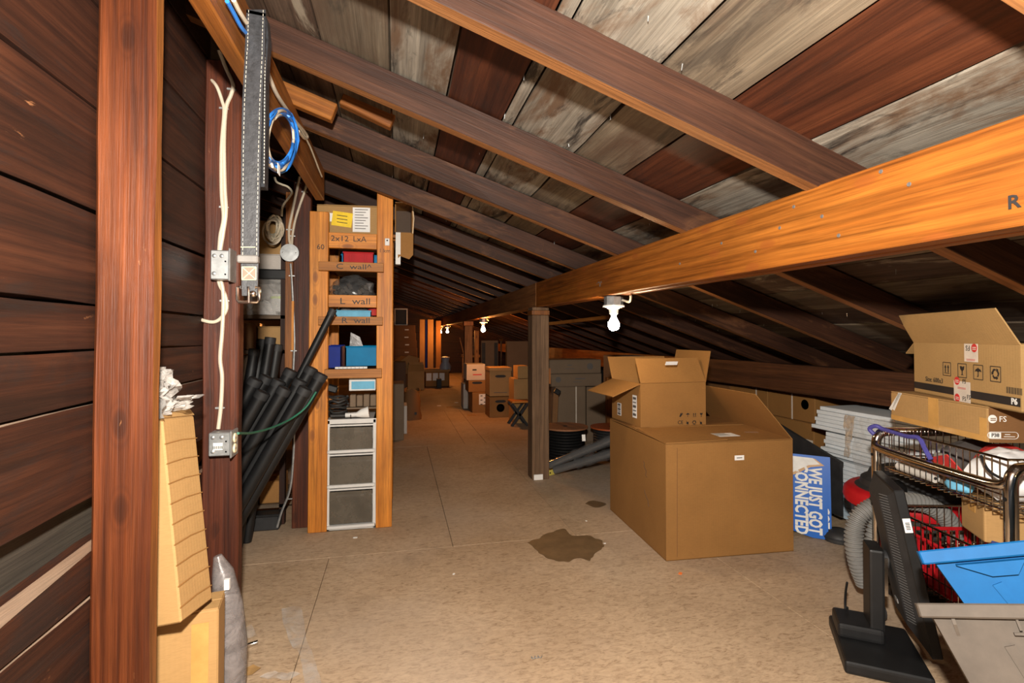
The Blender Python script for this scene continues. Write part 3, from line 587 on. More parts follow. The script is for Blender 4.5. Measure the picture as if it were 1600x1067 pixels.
for s in (-1, 1): obj('flap', MB().box((0, s * .026, .372), (.143, .046, .003)), C_BOX2, t)
obj('tape', MB().box((.03, -.051, .18), (.04, .001, .32)), P_TAPE, t)
t = thing('plastic_roll', 'grey wrapped roll leaning between the tan boxes and the cable post', 'roll', (-.49, 1.70, .0))
obj('wrapped_roll', MB().tube([(.0, 0, .03), (.0, .01, .16), (-.012, .02, .28), (-.03, .03, .38), (-.045, .03, .43)], [.045, .046, .042, .030, .012], 14), FILMG, t)
obj('label', MB().box((-.005, -.012, .36), (.014, .012, .03)), P_LBL, t)
rod = tag(obj('metal_tube', MB().tube([onZ(371, 1018, .007), onZ(388, 1008, .008), onZ(403, 1003, .012)], .007, 10), CHROME), 'short bright metal tube on the floor at the foot of the cable post', 'tube')
def scrap(label, pts, mat, amp=.012, name='plastic_film', cat='plastic film', zo=.004):
    P = [onZ(*p) for p in pts]                                   # left edge then right edge pairs
    k = len(P) // 2
    def f(u, v):
        s = v * (k - 1); i = min(int(s), k - 2); t_ = s - i
        l = P[i*2].lerp(P[i*2+2], t_); r = P[i*2+1].lerp(P[i*2+3], t_); q = l.lerp(r, u)
        q.z = zo + abs(wav((q.x, q.y, .3), 14, amp * 2)); return q
    return sheet(name, label, cat, f, 8, 22, mat)
scrap('long crumpled strip of clear film lying on the near floor', ((440, 955), (470, 950), (442, 975), (475, 972), (452, 1005), (478, 1000), (470, 1035), (490, 1030), (478, 1085), (505, 1080)), FILM)
scrap('thin piece of clear film on the floor near the cable post', ((376, 990), (392, 984), (384, 1000), (402, 996)), FILM)
scrap('flat scrap of clear film at the bottom edge of the floor', ((405, 1062), (430, 1052), (450, 1066), (470, 1056)), FILM)
scrap('small torn scrap of cardboard on the near floor beside the plastic roll', ((370, 1050), (378, 1058), (382, 1046), (394, 1056), (396, 1040), (408, 1046)), C_BOX2, .004, 'cardboard_scrap', 'scrap', .003)
for i, (px, py, m, lab) in enumerate(((555, 840, P_LBL, 'small white paper scrap in front of the shelf rack'), (709, 897, P_LBL, 'tiny white crumb of paper in the middle of the near floor'), (916, 814, P_LBL, 'white crumb between the two damp stains'), (945, 849, P_LBL, 'white crumb at the edge of the larger damp stain'), (1063, 896, ORANGEP, 'orange paper scrap in front of the big carton'))):
    q = onZ(px, py); s = .011 if i < 1 or i == 4 else .006
    o = obj('paper_scrap', MB().prism([(-s, -s*.6), (s, -s*.7), (s*1.1, s*.5), (0, s*.8), (-s, s*.6)], .002, Matrix.Translation(q) @ Matrix.Rotation(i, 4, 'Z')), m); tag(o, lab, 'paper scrap')
q = onZ(830, 1029); b = MB(); pts = [q + Vector((.004*cos(a*2.2)+a*.004, .006*sin(a*2.2), .003)) for a in [i*.35 for i in range(26)]]
tag(obj('metal_shaving', b.tube(pts, .0014, 5), STEEL), 'small curled metal shaving on the near floor', 'shaving')
# ---------------------------------------------------------------- round junction cover, conduit, cord hank on the third post
F3 = 3.142
ctr = onY(454, 396, F3)
t = thing('junction_box', 'round grey steel junction box cover on the third timber post', 'electrical box', ctr + Vector((0, -.02, 0)))
obj('cover', MB().lathe([(0, .012), (.05, .011), (.0505, .004), (.0505, -.018)], 28, M=Matrix.Rotation(pi/2, 3, 'X')), STEEL, t)
for x in (-.035, .035): obj('screw', MB().lathe([(0, .0025), (.004, .001), (.004, 0)], 10, (x, -.0115, 0), Matrix.Rotation(pi/2, 3, 'X')), STEEL, t)
c = cable('electrical_cable', 'cream cable falling to the round junction cover from the purlin end', 'cable', [onY(x, y, F3 - .008) for x, y in ((468, 276), (464, 296), (457, 330), (452, 356), (452, 374), (454, 382))], .0075, CABLE_W)
staple(c, 466, 286, F3 - .004, .03); staple(c, 452, 359, F3 - .004, .03)
c = cable('electrical_cable', 'second cream cable curving into the round junction cover', 'cable', [onY(x, y, F3 - .010) for x, y in ((479, 288), (475, 302), (468, 322), (461, 345), (457, 368), (456, 382))], .0068, CABLE_W)
staple(c, 476, 300, F3 - .004, .03); staple(c, 457, 369, F3 - .004, .03)
c = cable('conduit', 'thin grey conduit running down the third post below the round cover', 'conduit', [onY(x, y, F3 - .006) for x, y in ((454, 412), (456, 440), (458, 480), (460, 530), (459, 560), (458, 600), (460, 660), (458, 720), (453, 765), (440, 800), (433, 824))], .0065, STEEL)
for q in ((456, 431), (459, 548), (452, 779)): staple(c, *q, F3 - .002, .03)
t = thing('cord_hank', 'bundled hank of old beige cord hanging beside the third post', 'cord', onY(428, 358, 3.09))
ti = wm(t).inverted(); rnd = random.Random(11)
for k in range(7):
    cx, cy = 429 + rnd.uniform(-4, 4), 358 + rnd.uniform(-5, 5); rx, ry = rnd.uniform(6, 15), rnd.uniform(13, 22); tl = rnd.uniform(-.5, .5)
    pts = []
    for i in range(13):
        a = 2*pi*i/12; x, y = rx * cos(a), ry * sin(a)
        pts.append(ti @ onY(cx + x * cos(tl) - y * sin(tl) * .5, cy + y * cos(tl) + x * sin(tl), 3.09 + .03 * sin(a * 2 + k)))
    obj('loop', MB().tube(smooth_pts(pts, 3), .0058, 6, caps=False), TWINE if k % 3 else CABLE_W, t)
obj('tail', MB().tube(smooth_pts([ti @ onY(x, y, 3.1) for x, y in ((440, 338), (442, 322), (452, 308), (456, 300), (450, 292), (440, 288), (432, 284), (429, 277))], 4), .006, 7), TWINE, t)
# ---------------------------------------------------------------- black pipes
rnd = random.Random(2)
def pipe(top, dx, Y, r, lab):
    a = onY(*top, Y); b_ = Vector((a.x - dx * a.z, Y, r * .45))
    t = thing('plastic_pipe', lab, 'pipe', b_, group='black plastic pipes leaning by the shelf rack')
    A_, B_ = a - b_, Vector((0, 0, 0)); ex = A_.normalized()
    obj('tube', MB().tube([B_, B_.lerp(A_, .5), A_], r, 14, caps=False), BLACK, t)
    obj('rim', MB().tube([A_ - ex * .035, A_ - ex * .002, A_], [r * 1.08, r * 1.08, r * .95], 14, caps=False), MATT, t)
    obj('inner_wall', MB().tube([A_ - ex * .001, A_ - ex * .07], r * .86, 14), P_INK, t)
PL = 'thick black plastic pipe leaning in the bundle beside the shelf rack'
for Y, tops in ((2.70, ((401, 592), (437, 594), (471, 594), (503, 584))), (2.775, ((418, 588), (456, 578), (488, 574))), (2.625, ((412, 612), (446, 606), (478, 606)))):
    for tp in tops: pipe(tp, .53, Y, .031, PL)
for tp, Y in (((398, 545), 2.905), ((411, 530), 2.975), ((423, 527), 2.905), ((434, 538), 2.975)): pipe(tp, .14, Y, .026, 'black plastic pipe standing steeply at the back of the bundle')
pipe((521, 483), .47, 2.84, .019, 'slim black pipe rising across the shelf rack rungs above the bundle')
# ---------------------------------------------------------------- shelf rack built like a ladder
FY = 3.05
R = thing('shelf_rack', 'ladder-like pine shelf rack with handwritten rungs beside the aisle', 'shelf', (-.266, FY, 0)); Ri = wm(R).inverted()
def rack_x(px): return onY(px, 600, FY).x
def zz(py, px=548): return onY(px, py, FY).z
UL, UR = (onY(482, 600, FY).x, onY(512, 600, FY).x), (onY(588, 600, FY).x, onY(613, 600, FY).x)
for (x0, x1), tp, yy in ((UL, zz(330, 497), 0), (UR, zz(299, 605), 0), (UL, 1.78, .52), (UR, 1.74, .52)):
    plank('upright', ((x0 + x1)/2, FY + .02 + yy, 0), ((x0 + x1)/2, FY + .02 + yy, tp), x1 - x0, .04, W_PINE, R, up=(0, 1, 0), wig=.0015, seg=8, bevel=.003)
xi0, xi1 = UL[1], UR[0]
def rung(y0, y1, front, name='rung', xa=None, xb=None, mat=W_RUNG):
    za, zb = zz(y1), zz(y0); x0, x1 = (xi0 + .001, xi1 - .001) if not front else (xa, xb); yy = FY - .0215 if front else FY + .02
    plank('rung', (x0, yy, (za + zb)/2), (x1, yy, (za + zb)/2), zb - za, .038, mat, R, up=(0, 1, 0), bevel=.002); return (za + zb)/2
r1 = rung(364, 388, False, mat=W_PINE); r2 = rung(411, 425, True, xa=rack_x(498), xb=rack_x(599)); r3 = rung(461, 480, False, mat=W_PINE)
r4 = rung(495, 508, True, xa=rack_x(498), xb=rack_x(598)); r5 = rung(576, 590, True, xa=rack_x(508), xb=rack_x(597))
def rl(s, px, py, size, front, sx=1): lettering(R, s, size, Ri @ fr(onY(px, py, FY - (.042 if front else .002)), (1, 0, 0), (0, 0, 1)), P_INK, sx=sx)
rl('2x12', 531, 373, .045, False, 1.1); rl('LxA', 562, 374, .045, False, 1.0); rl('C  wall^', 553, 417, .042, True, 1.4); rl('L  wall', 555, 471, .05, False, 1.3); rl('R  wall', 556, 501, .044, True, 1.3); rl('60', 501, 386, .042, False); rl('1 km', 601, 392, .032, False)
shelf_z = []
for z in (zz(366) , zz(412), zz(462), zz(497), zz(577)):
    shelf_z.append(z); plank('shelf_board', (xi0 + .002, FY + .30, z - .008), (xi1 - .002, FY + .30, z - .008), .50, .014, W_PLY, R)
sw = thing('light_switch', 'small white switch plate with a dark dot on the rack upright', 'switch', onY(605, 378, FY - .004))
obj('plate', MB().box((0, 0, 0), (.026, .008, .042)), WHITE, sw, bevel=.002); obj('toggle', MB().lathe([(0, .004), (.004, .002), (.005, 0)], 10, (0, -.004, .008), Matrix.Rotation(pi/2, 3, 'X')), P_INK, sw)
# things on the rack
a, b_ = onY(503, 362, FY + .05), onY(592, 362, FY + .05)
t = carton('tan carton with yellow and white labels on top of the shelf rack', ((a.x + b_.x)/2 - .01, FY + .25, shelf_z[0] + .001), radians(-5), .35, .30, .19, C_BOX2, tape=None)
rect(t, 'shipping_label', side('f', .35, .3, .19, .08, .105), .10, .145, P_LBL)
for k in range(8): rect(t, 'label_line', side('f', .35, .3, .19, .08 - .006 * (k % 3), .165 - k * .016, .0021), .075 - .012 * (k % 3), .004, P_GPRINT)
rect(t, 'hazard_label', side('f', .35, .3, .19, -.03, .105, .0022) @ Matrix.Rotation(-.12, 4, 'Z'), .115, .085, P_YEL)
for k in range(3): rect(t, 'label_line', side('f', .35, .3, .19, -.03, .125 - k * .02, .0032) @ Matrix.Rotation(-.12, 4, 'Z'), .06, .004, P_INK)
rect(t, 'small_label', side('f', .35, .3, .19, -.105, .115), .045, .05, P_LBL)
carton_y('empty brown carton lying with its open end toward the aisle, beside the rack top', 617, 644, 319, 362, 3.30, .30, C_BOX, Z0=onY(630, 362, 3.3).z, flaps={'l': 90, 'r': 90}) if 0 else None
p0, p1 = onY(617, 364, 3.30), onY(645, 318, 3.30)
wd, h = p1.x - p0.x, p1.z - p0.z
t = thing('cardboard_box', 'empty brown carton lying open-ended on brackets beside the rack top', 'box', ((p0.x + p1.x)/2, 3.40, p0.z))
b = MB(); tk = .006
for s in (-1, 1): b.box((s * (wd - tk)/2, 0, h/2), (tk, .2, h)); b.box((0, 0, h/2 + s * (h - tk)/2), (wd, .2, tk))
obj('body', b, C_BOX, t); obj('inner_panel', MB().box((0, .09, h/2), (wd - .014, .005, h - .014)), C_DARK, t)  # inner panel coloured dark to stand for the shade of a deeper box
obj('flap', MB().prism([(-wd/2 + .01, 0), (wd/2 + .004, .0), (wd/2 + .002, .14), (wd*.3, .17), (-wd*.2, .15), (-wd/2 + .02, .165)], .004, fr((0, -.1, .0), (1, 0, 0), (0, -.18, -1))), C_BOX, t)
obj('torn_edge', MB().tube([(wd/2, -.102, .0), (wd/2 + .006, -.105, h*.5), (wd/2 - .004, -.104, h), (0, -.105, h + .004), (-wd/2, -.104, h)], .004, 6), C_EDGE, t)
obj('packing_foam', MB().box((-wd/2 + .02, -.1, -.10), (.03, .05, .2)), WHITE, t)
plank('bracket', (p0.x - .02, 3.36, p0.z - .012), (p1.x, 3.36, p0.z - .012), .04, .02, W_RUNG, R, bevel=.002); plank('bracket', (p0.x - .02, 3.46, p0.z - .012), (p1.x, 3.46, p0.z - .012), .04, .02, W_RUNG, R, bevel=.002)
def bin_(label, px0, px1, pyt, z0, mat, d=.2, yo=.05, lip=True, open_front=0):
    a, b_ = onY(px0, pyt, FY + yo), onY(px1, pyt, FY + yo); wd, h = b_.x - a.x, a.z - z0 - .002; t_ = .004; fh = h * (1 - open_front)
    t = thing('storage_bin', label, 'storage bin', ((a.x + b_.x)/2, FY + yo + d/2, z0 + .002))
    b = MB(); b.box((0, 0, t_/2), (wd, d, t_)); b.box((0, -(d - t_)/2, fh/2), (wd, t_, fh)); b.box((0, (d - t_)/2, h/2), (wd, t_, h))
    for s in (-1, 1): b.prism([(-d/2, 0), (d/2, 0), (d/2, h), (-d/2 + d*.35, h), (-d/2, fh)], t_, fr((s * (wd/2 - t_/2) - t_/2, 0, 0), (0, 1, 0), (0, 0, 1)))
    obj('body', b, mat, t)
    b = MB(); b.tube([(-wd/2, -d/2, fh), (wd/2, -d/2, fh)], .005, 6); b.tube([(-wd/2, d/2, h), (wd/2, d/2, h)], .005, 6); obj('rim', b, mat, t)
    return t, wd, d, h
bin_('pale blue open-fronted bin holding the red bin on the second shelf', 533, 591, 389, shelf_z[1], CYAN, .24, .10, open_front=.35)
t, wd, d, h = bin_('red ribbed plastic bin standing in front of the pale blue one', 536, 584, 394, shelf_z[1], REDP, .06, .03)
for x in (-.32, -.25, .18, .25): obj('rib', MB().box((x * wd, -d/2 - .003, h*.45), (.008, .006, h*.8)), REDP, t)
def bag(label, pts, mat, Y, depth, seed, name='plastic_bag', cat='plastic bag', z0=None):
    a = [onY(px, py, Y) for px, py in pts]; x0, x1 = min(p.x for p in a), max(p.x for p in a); zb = min(p.z for p in a) if z0 is None else z0; zt = max(p.z for p in a)
    t = thing(name, label, cat, ((x0 + x1)/2, Y + depth/2, zb)); b = MB(); nn, mm = 22, 14; vs = []
    for j in range(mm + 1):
        v = j / mm
        for i in range(nn):
            q = 2*pi*i/nn; rr = (1 - v ** 2.4) ** .5 if v < 1 else 0
            p = Vector(((x1 - x0)/2 * rr * cos(q), depth/2 * rr * sin(q), (zt - zb) * v)); p *= 1 + .16 * noise.noise(Vector((cos(q) * 2 + seed, sin(q) * 2, v * 4))) + .07 * noise.noise(Vector((cos(q) * 6, sin(q) * 6 + seed, v * 9)))
            p.z = max(p.z, .0) if j else 0; vs.append(p)
    b.add(vs, [(j*nn+i, j*nn+(i+1) % nn, (j+1)*nn+(i+1) % nn, (j+1)*nn+i) for j in range(mm) for i in range(nn)], 0, True)
    obj('film', b, mat, t); return t, (x1 - x0), depth, zt - zb
t, wd, d, h = bag('clear plastic bag of dark fittings slumped on the third shelf', ((510, 461), (586, 428)), FILMD, FY + .08, .22, 3, z0=shelf_z[2] + .002)
b = MB(); rnd = random.Random(4)
for _ in range(26): b.box((rnd.uniform(-.36, .3) * wd, rnd.uniform(-.3, .3) * d, rnd.uniform(.1, .5) * h), (.03, .03, .02), Matrix.Rotation(rnd.random() * 3, 3, Vector((rnd.random(), rnd.random(), 1))))
q = obj('fittings', b, GREYT, t); q['kind'] = 'stuff'
obj('knot', MB().lathe([(.02, 0), (.012, .03), (.022, .055), (.002, .06)], 9, (wd*.36, 0, h*.25)), FILMG, t)
t, wd, d, h = bin_('pale blue bin of clear bags on the fourth shelf', 524, 580, 481, shelf_z[3], LBLUE, .22, .05, open_front=.3)
obj('clear_bag', MB().tube(smooth_pts([(-wd*.4, -.02, h*.5), (0, -.03, h*.8), (wd*.42, 0, h*.6)], 5), [.02 + .012 * sin(i) for i in range(11)], 9), FILMG, t)
tag(obj('red_bag', MB().lathe([(.002, 0), (.03, .004), (.034, .03), (.02, .06), (.002, .07)], 10, onY(583, 494, FY + .12)), REDC), 'small red bag at the end of the fourth shelf', 'bag')
bin_('dark navy plastic bin on the fifth shelf', 509, 533, 541, shelf_z[4], NAVY, .22, .07)
t, wd, d, h = bin_('bright cyan plastic bin on the fifth shelf', 540, 589, 542, shelf_z[4] + .012, CYAN, .2, .025)
obj('card_insert', MB().prism([(-wd*.45, h*.6), (wd*.1, h*.6), (-wd*.1, h*1.5), (-wd*.4, h*1.75)], .003, fr((0, .02, 0), (1, 0, 0), (0, 0, 1))), FILMG, t)
t = thing('switch_strip', 'flat white grooved strip on the fifth shelf edge', 'strip', onY(549, 576, FY - .01))
obj('body', MB().box((0, 0, .006), (.175, .03, .012)), WHITE, t, bevel=.002)
for k in range(7): obj('groove', MB().box((-.066 + k * .022, -.0152, .006), (.002, .001, .009)), P_GPRINT, t)
# drawer tower
x0, x1 = onY(508, 700, FY).x + .006, onY(588, 700, FY).x - .002; zt = zz(656); dw, dd = x1 - x0, .36
D = thing('drawer_tower', 'white three-drawer tower with smoky fronts at the bottom of the shelf rack', 'drawer unit', ((x0 + x1)/2, FY + .012 + dd/2, 0))
b = MB()
for s in (-1, 1): b.box((s * (dw/2 - .009), 0, zt/2), (.018, dd, zt))
b.box((0, 0, zt - .012), (dw, dd, .024)); b.box((0, 0, .014), (dw, dd, .028)); b.box((0, dd/2 - .004, zt/2), (dw, .008, zt)); obj('frame', b, WHITE, D, bevel=.003)
sp = [zz(822), zz(762), zz(708), zz(660)]
for i in range(3):
    za, zb = (.03, sp[1] - .006) if i == 0 else (sp[i] + .006 if i else 0, (sp[i+1] - .006) if i < 2 else zt - .028)
    dr = obj('drawer', MB().box((-.004, -dd/2 + .004, (za + zb)/2 - .006), (dw - .034, .006, zb - za - .022)), SMOKE, D)
    obj('drawer_lip', MB().box((0, -dd/2 - .006, za + .004 if i else .02), (dw - .01, .02, .017)), WHITE, dr, bevel=.003)
    obj('drawer_rail', MB().box((0, -dd/2 + .001, zb - .004), (dw - .03, .012, .008)), WHITE, dr)
    b = MB(); rnd = random.Random(i)
    for _ in range((14, 5, 9)[i]): b.box((rnd.uniform(-.1, .1), rnd.uniform(-.1, -.0), za + rnd.uniform(.02, .1) * (1, .6, 1)[i]), (.05, .03, .02), Matrix.Rotation(rnd.random() * 3, 3, Vector((rnd.random(), rnd.random(), 1))))
    q = obj('contents', b, (C_DARK, RUBBER, GREYT)[i], dr); q['kind'] = 'stuff'
TZ = zt + .001
t = thing('cardboard_box', 'white box with pale blue front panel under the fifth shelf', 'box', (onY(566, 612, FY + .05).x, FY + .14, zz(613)))
obj('body', MB().box((0, 0, .04), (.15, .16, .076)), WHITE, t, bevel=.003); rect(t, 'blue_panel', side('f', .15, .16, .08, .004, .034), .13, .045, LBLUE); obj('lid_flap', MB().prism([(-.07, 0), (.075, 0), (.075, .14), (-.05, .15)], .002, fr((0, -.08, .079), (1, 0, 0), (0, 1, .05))), C_WHITE, t)
t = thing('cardboard_tray', 'torn grey cardboard packing tray under the white and blue box', 'tray', (onY(565, 640, FY + .05).x, FY + .13, zz(641)))
obj('tray', MB().box((0, 0, .004), (.165, .17, .008)), C_GREY, t); b = MB()
for k in range(4): b.box((-.05 + k * .038, -.045, .045), (.034, .05, .072 - .006 * (k % 2)))
obj('cells', b, C_GREY, t, bevel=.004)
t = thing('cable_bundle', 'tangled black cable bundle on top of the drawer tower', 'cable', (onY(527, 650, FY + .08).x, FY + .12, TZ)); rnd = random.Random(9)
for k in range(6):
    pts = [Vector((.055 * cos(a) * rnd.uniform(.8, 1.1), .06 * sin(a) * rnd.uniform(.8, 1.1), .016 + .02 * k + rnd.uniform(-.006, .01))) for a in [2*pi*i/9 for i in range(10)]]
    obj('loop', MB().tube(smooth_pts(pts, 3), .007, 6), RUBBER, t)
obj('adapter', MB().box((-.03, -.02, .17), (.06, .05, .04), Matrix.Rotation(.3, 3, 'Y')), BLACK, t, bevel=.006)
t = thing('hand_tool', 'white and grey caulking tool lying on the drawer tower', 'tool', (onY(548, 652, FY + .02).x, FY + .03, TZ))
obj('barrel', MB().tube([(-.11, 0, .02), (-.02, 0, .02)], .011, 10), RUBBER, t); obj('grip', MB().tube([(-.03, 0, .022), (.04, 0, .024)], .014, 10), WHITE, t)
obj('nozzle', MB().tube([(.03, 0, .022), (.06, 0, .03), (.1, 0, .036)], [.013, .026, .034], 14), PORC, t); obj('clamp', MB().tube([(.0, 0, .004), (.0, -.016, .02), (.0, 0, .038), (.0, .016, .02), (.0, 0, .004)], .003, 5), BLACK, t)
# ---------------------------------------------------------------- alcove shelf behind the third post
AY = 3.22
A = thing('storage_shelf', 'dark plank shelving in the alcove behind the black pipes', 'shelf', (-1.05, AY + .2, 0))
def az(py, px=410): return onY(px, py, AY).z
def ax(px): return onY(px, 450, AY).x
S1, S2, S3 = az(492), az(547), az(640)
for z in (S1, S2, S3, .12): plank('shelf_board', (-1.55, AY + .22, z - .011), (-.645, AY + .22, z - .011), .42, .02, W_PLY, A)
for x in (-1.57, -.66):
    for y in (.03, .41): plank('upright', (x, AY + y, 0), (x, AY + y, 1.85), .03, .04, W_WALL, A, up=(0, 1, 0))
tt = thing('storage_tote', 'clear plastic tote with black lid full of white oddments on the alcove shelf', 'tote', (ax(405), AY + .17, S1 + .001)); wd, d, h = .36, .3, az(436) - S1
b = MB()
for s in (-1, 1): b.box((s * wd/2, 0, h/2), (.003, d, h)); b.box((0, s * d/2, h/2), (wd, .003, h))
b.box((0, 0, .002), (wd, d, .004)); obj('tub', b, FILM, tt); obj('lid', MB().box((0, 0, h + .03), (wd + .03, d + .03, .06)), BLACK, tt, bevel=.008, seg=2)
tot = tt
t = thing('bucket', 'small white tub with a green band inside the clear tote', 'bucket', (ax(431), AY + .10, S1 + .022)); obj('body', MB().lathe([(.002, 0), (.045, .002), (.052, .1), (.055, .105), (.05, .106)], 18), WHITE, t); obj('band', MB().lathe([(.0512, .078), (.0522, .092)], 18), plain('green_band', (.45, .6, .12), .5), t)
t = thing('cloth_bundle', 'crumpled white rag inside the clear tote', 'cloth', (ax(408), AY + .09, S1 + .006)); b = MB(); 
q, *_ = bag('crumpled pale rag lying low inside the clear tote', ((388, 490), (428, 470)), WHITEC, AY + .05, .1, 8, 'cloth_rag', 'cloth', z0=S1 + .006)
bpy.data.objects.remove(t)
carton_y('white carton resting on the black tote lid', 404, 445, 397, 416, AY + .05, .2, C_WHITE, Z0=S1 + h + .062, tape=None)
carton_y('small tan carton at the end of the black tote lid', 378, 403, 397, 416, AY + .05, .2, C_BOX2, Z0=S1 + h + .062, tape=None)
carton_y('tan carton topmost in the alcove behind the cord hank', 380, 446, 345, 396, AY + .07, .2, C_BOX2, Z0=onY(410, 397, AY + .05).z + .004)
carton_y('brown carton on the middle alcove shelf above the pipes', 402, 445, 510, 546, AY + .06, .2, C_BOX2, Z0=S2 + .001)
carton_y('dark brown carton on the middle alcove shelf next to the cable post', 372, 400, 505, 546, AY + .06, .2, C_BOX3, Z0=S2 + .001)
carton_y('grey carton low in the alcove next to the cable post', 372, 398, 556, 576, AY + .06, .25, C_GREY, Z0=S3 + .001)
carton_y('brown carton near the floor behind the black pipes', 405, 436, 752, 800, AY + .03, .25, C_BOX, Z0=.121)
t = thing('storage_tote', 'dark low crate on the floor behind the black pipes', 'crate', (ax(420), AY - .04, 0)); obj('tub', MB().box((0, 0, .04), (.16, .08, .08)), MATT, t, bevel=.006); obj('rim', MB().box((0, 0, .085), (.17, .09, .014)), BLACK, t, bevel=.003)
# ================================================================ right side
def onplane(px, py, p0, n):
    d = at(px, py, 1.0) - Vector((0, 0, EYE)); o = Vector((0, 0, EYE)); return o + d * ((Vector(p0) - o).dot(n) / d.dot(n))
def carton_face(label, A_, B_, d, h, mat=None, wd=None, **kw):
    x = B_ - A_; x.z = 0; w_ = wd or x.length; x.normalize(); y = Vector((-x.y, x.x, 0)); c = A_ + x * w_/2 + y * d/2; c.z = A_.z
    r = carton(label, c, atan2(x.y, x.x), w_, d, h, mat, **kw); r['_dim'] = (w_, d, h); return r
def fpt(r, px, py, s='f'):
    w_, d, h = r['_dim']; M = wm(r); L = {'f': (0, -d/2, 0), 'l': (-w_/2, 0, 0), 'r': (w_/2, 0, 0), 't': (0, 0, h)}[s]
    nn = M.to_3x3() @ Vector({'f': (0, -1, 0), 'l': (-1, 0, 0), 'r': (1, 0, 0), 't': (0, 0, 1)}[s]); q = M.inverted() @ onplane(px, py, M @ Vector(L), nn)
    a = {'f': q.x, 'l': q.y, 'r': q.y, 't': q.x}[s]; return side(s, w_, d, h, a, q.y if s == 't' else q.z)
def up_(M, k=.001): return M @ Matrix.Translation((0, 0, k))
# big carton
A_, B_ = onZ(1041, 877), onZ(1240, 861)
big = carton_face('huge brown carton with one tall flap raised, on the floor', A_, B_, .76, .568, C_BOX, flaps={'f': 178.5, 'b': 178.5, 'l': 179.2, 'r': 131}, fl={'f': .37, 'b': .37, 'l': .335, 'r': .31})
rect(big, 'shipping_label', up_(fpt(big, 1133, 682, 't'), .008), .12, .085, P_LBL)
for k in range(4): rect(big, 'label_line', up_(fpt(big, 1130, 682, 't') @ Matrix.Translation((-.012, .028 - .016*k, 0)), .0092), .075, .004, P_GPRINT)
rect(big, 'small_label', fpt(big, 1155, 715), .052, .024, P_LBL); rect(big, 'label_line', up_(fpt(big, 1155, 715)), .03, .004, P_GPRINT)
rect(big, 'tape_remnant', up_(fpt(big, 1172, 677, 't'), .008) @ Matrix.Rotation(-.3, 4, 'Z'), .07, .05, FILM)
for q in ((1008, 733), (1011, 778)): scribble(big, fpt(big, *q, 'l') @ Matrix.Rotation(-1.0, 4, 'Z'), 6, .09, .02, C_DARK, q[0], 'scuff_mark')
for px in (1058,): obj('crease', MB().tube([fpt(big, px, 700).translation, fpt(big, px, 870).translation], .0013, 4), C_BOX3, big)
# small open carton on it
ZB = .579
A_, B_ = onZ(1001, 669, ZB), onZ(1103, 664, ZB)
sm = carton_face('open brown carton with splayed flaps on top of the huge carton', A_, B_, .37, .252, C_BOX, flaps={'f': 118, 'l': -22, 'b': 60, 'r': 78}, fl={'f': .155, 'l': .185, 'b': .155, 'r': .185})
def icon_sq(r, M, s, kind, mat=P_INK, boxed=True):
    if boxed:
        b = MB(); q = s/2; tk = s*.05
        for x, y, w_, h_ in ((0, q, s, tk), (0, -q, s, tk), (q, 0, tk, s), (-q, 0, tk, s)): b.prism([(x-w_/2, y-h_/2), (x+w_/2, y-h_/2), (x+w_/2, y+h_/2), (x-w_/2, y+h_/2)], .0005, M)
        obj('icon_border', b, mat, r)
    P = lambda l: [(x * s, y * s) for x, y in l]; po = []
    if kind == 'up':
        for dx in (-.18, .18): po.append(P([(dx-.05, -.25), (dx+.05, -.25), (dx+.05, .1), (dx+.13, .1), (dx, .33), (dx-.13, .1), (dx-.05, .1)]))
        po.append(P([(-.33, -.34), (.33, -.34), (.33, -.29), (-.33, -.29)]))
    elif kind == 'glass': po = [P([(-.26, .32), (-.2, .08), (-.05, -.02), (-.04, -.26), (-.17, -.33), (.17, -.33), (.04, -.26), (.05, -.02), (.2, .08), (.26, .32), (.08, .32), (.02, .2), (-.03, .32)])]
    elif kind == 'umb': po = [P([(-.36, .02), (-.25, .2), (-.03, .28), (0, .34), (.03, .28), (.25, .2), (.36, .02), (.2, .07), (.035, .03), (.035, -.28), (-.03, -.34), (-.1, -.3), (-.1, -.24), (-.035, -.28), (-.035, .03), (-.2, .07)])]
    elif kind == 'rec':
        for k in range(3):
            c, s_ = cos(2*pi*k/3), sin(2*pi*k/3); base = [(-.16, -.34), (.1, -.34), (.1, -.4), (.26, -.27), (.1, -.14), (.1, -.2), (-.12, -.2), (-.2, -.08), (-.3, -.15)]
            po.append(P([(x*c - y*s_, x*s_ + y*c + .02) for x, y in base]))
    elif kind == 'hand': po = [P([(-.35, -.3), (-.1, -.35), (.35, .2), (.3, .3), (.1, .05), (.2, .3), (.12, .34), (-.05, .06), (.02, .3), (-.08, .32), (-.2, -.02)])]
    elif kind == 'bin': po = [P([(-.2, .1), (.2, .1), (.15, -.3), (-.15, -.3)]), P([(-.3, .34), (-.26, .36), (.3, -.34), (.26, -.36)])]
    poly(r, 'handling_icon', M, po, mat, .0005)
for i, k in enumerate(('hand', 'umb', 'up', 'glass')): icon_sq(sm, fpt(sm, 1064 + i*10.5, 648), .034, k, boxed=False)
for i, k in enumerate(('bin', 'rec', 'bin')): icon_sq(sm, fpt(sm, 1074 + i*10.5, 660), .034, k, boxed=False)
lettering(sm, 'CE', .03, fpt(sm, 1063, 660), P_INK)
for px, py, w_, h_ in ((992, 635, .05, .13), (968, 639, .05, .075)):
    Ml = fpt(sm, px, py, 'l'); rect(sm, 'shipping_label', Ml, w_, h_, P_LBL)
    for k in range(5): rect(sm, 'label_line', up_(Ml @ Matrix.Translation((0, h_*(.36 - .18*k), 0))), w_*.75, .006 if k % 2 else .014, P_GPRINT)
hx = fr((-.06, -.185 - .073 - .0035, .252 + .137 - .02), (1, 0, 0), (0, -.47, .88)); rect(sm, 'paper_strip', hx, .075, .022, P_LBL)
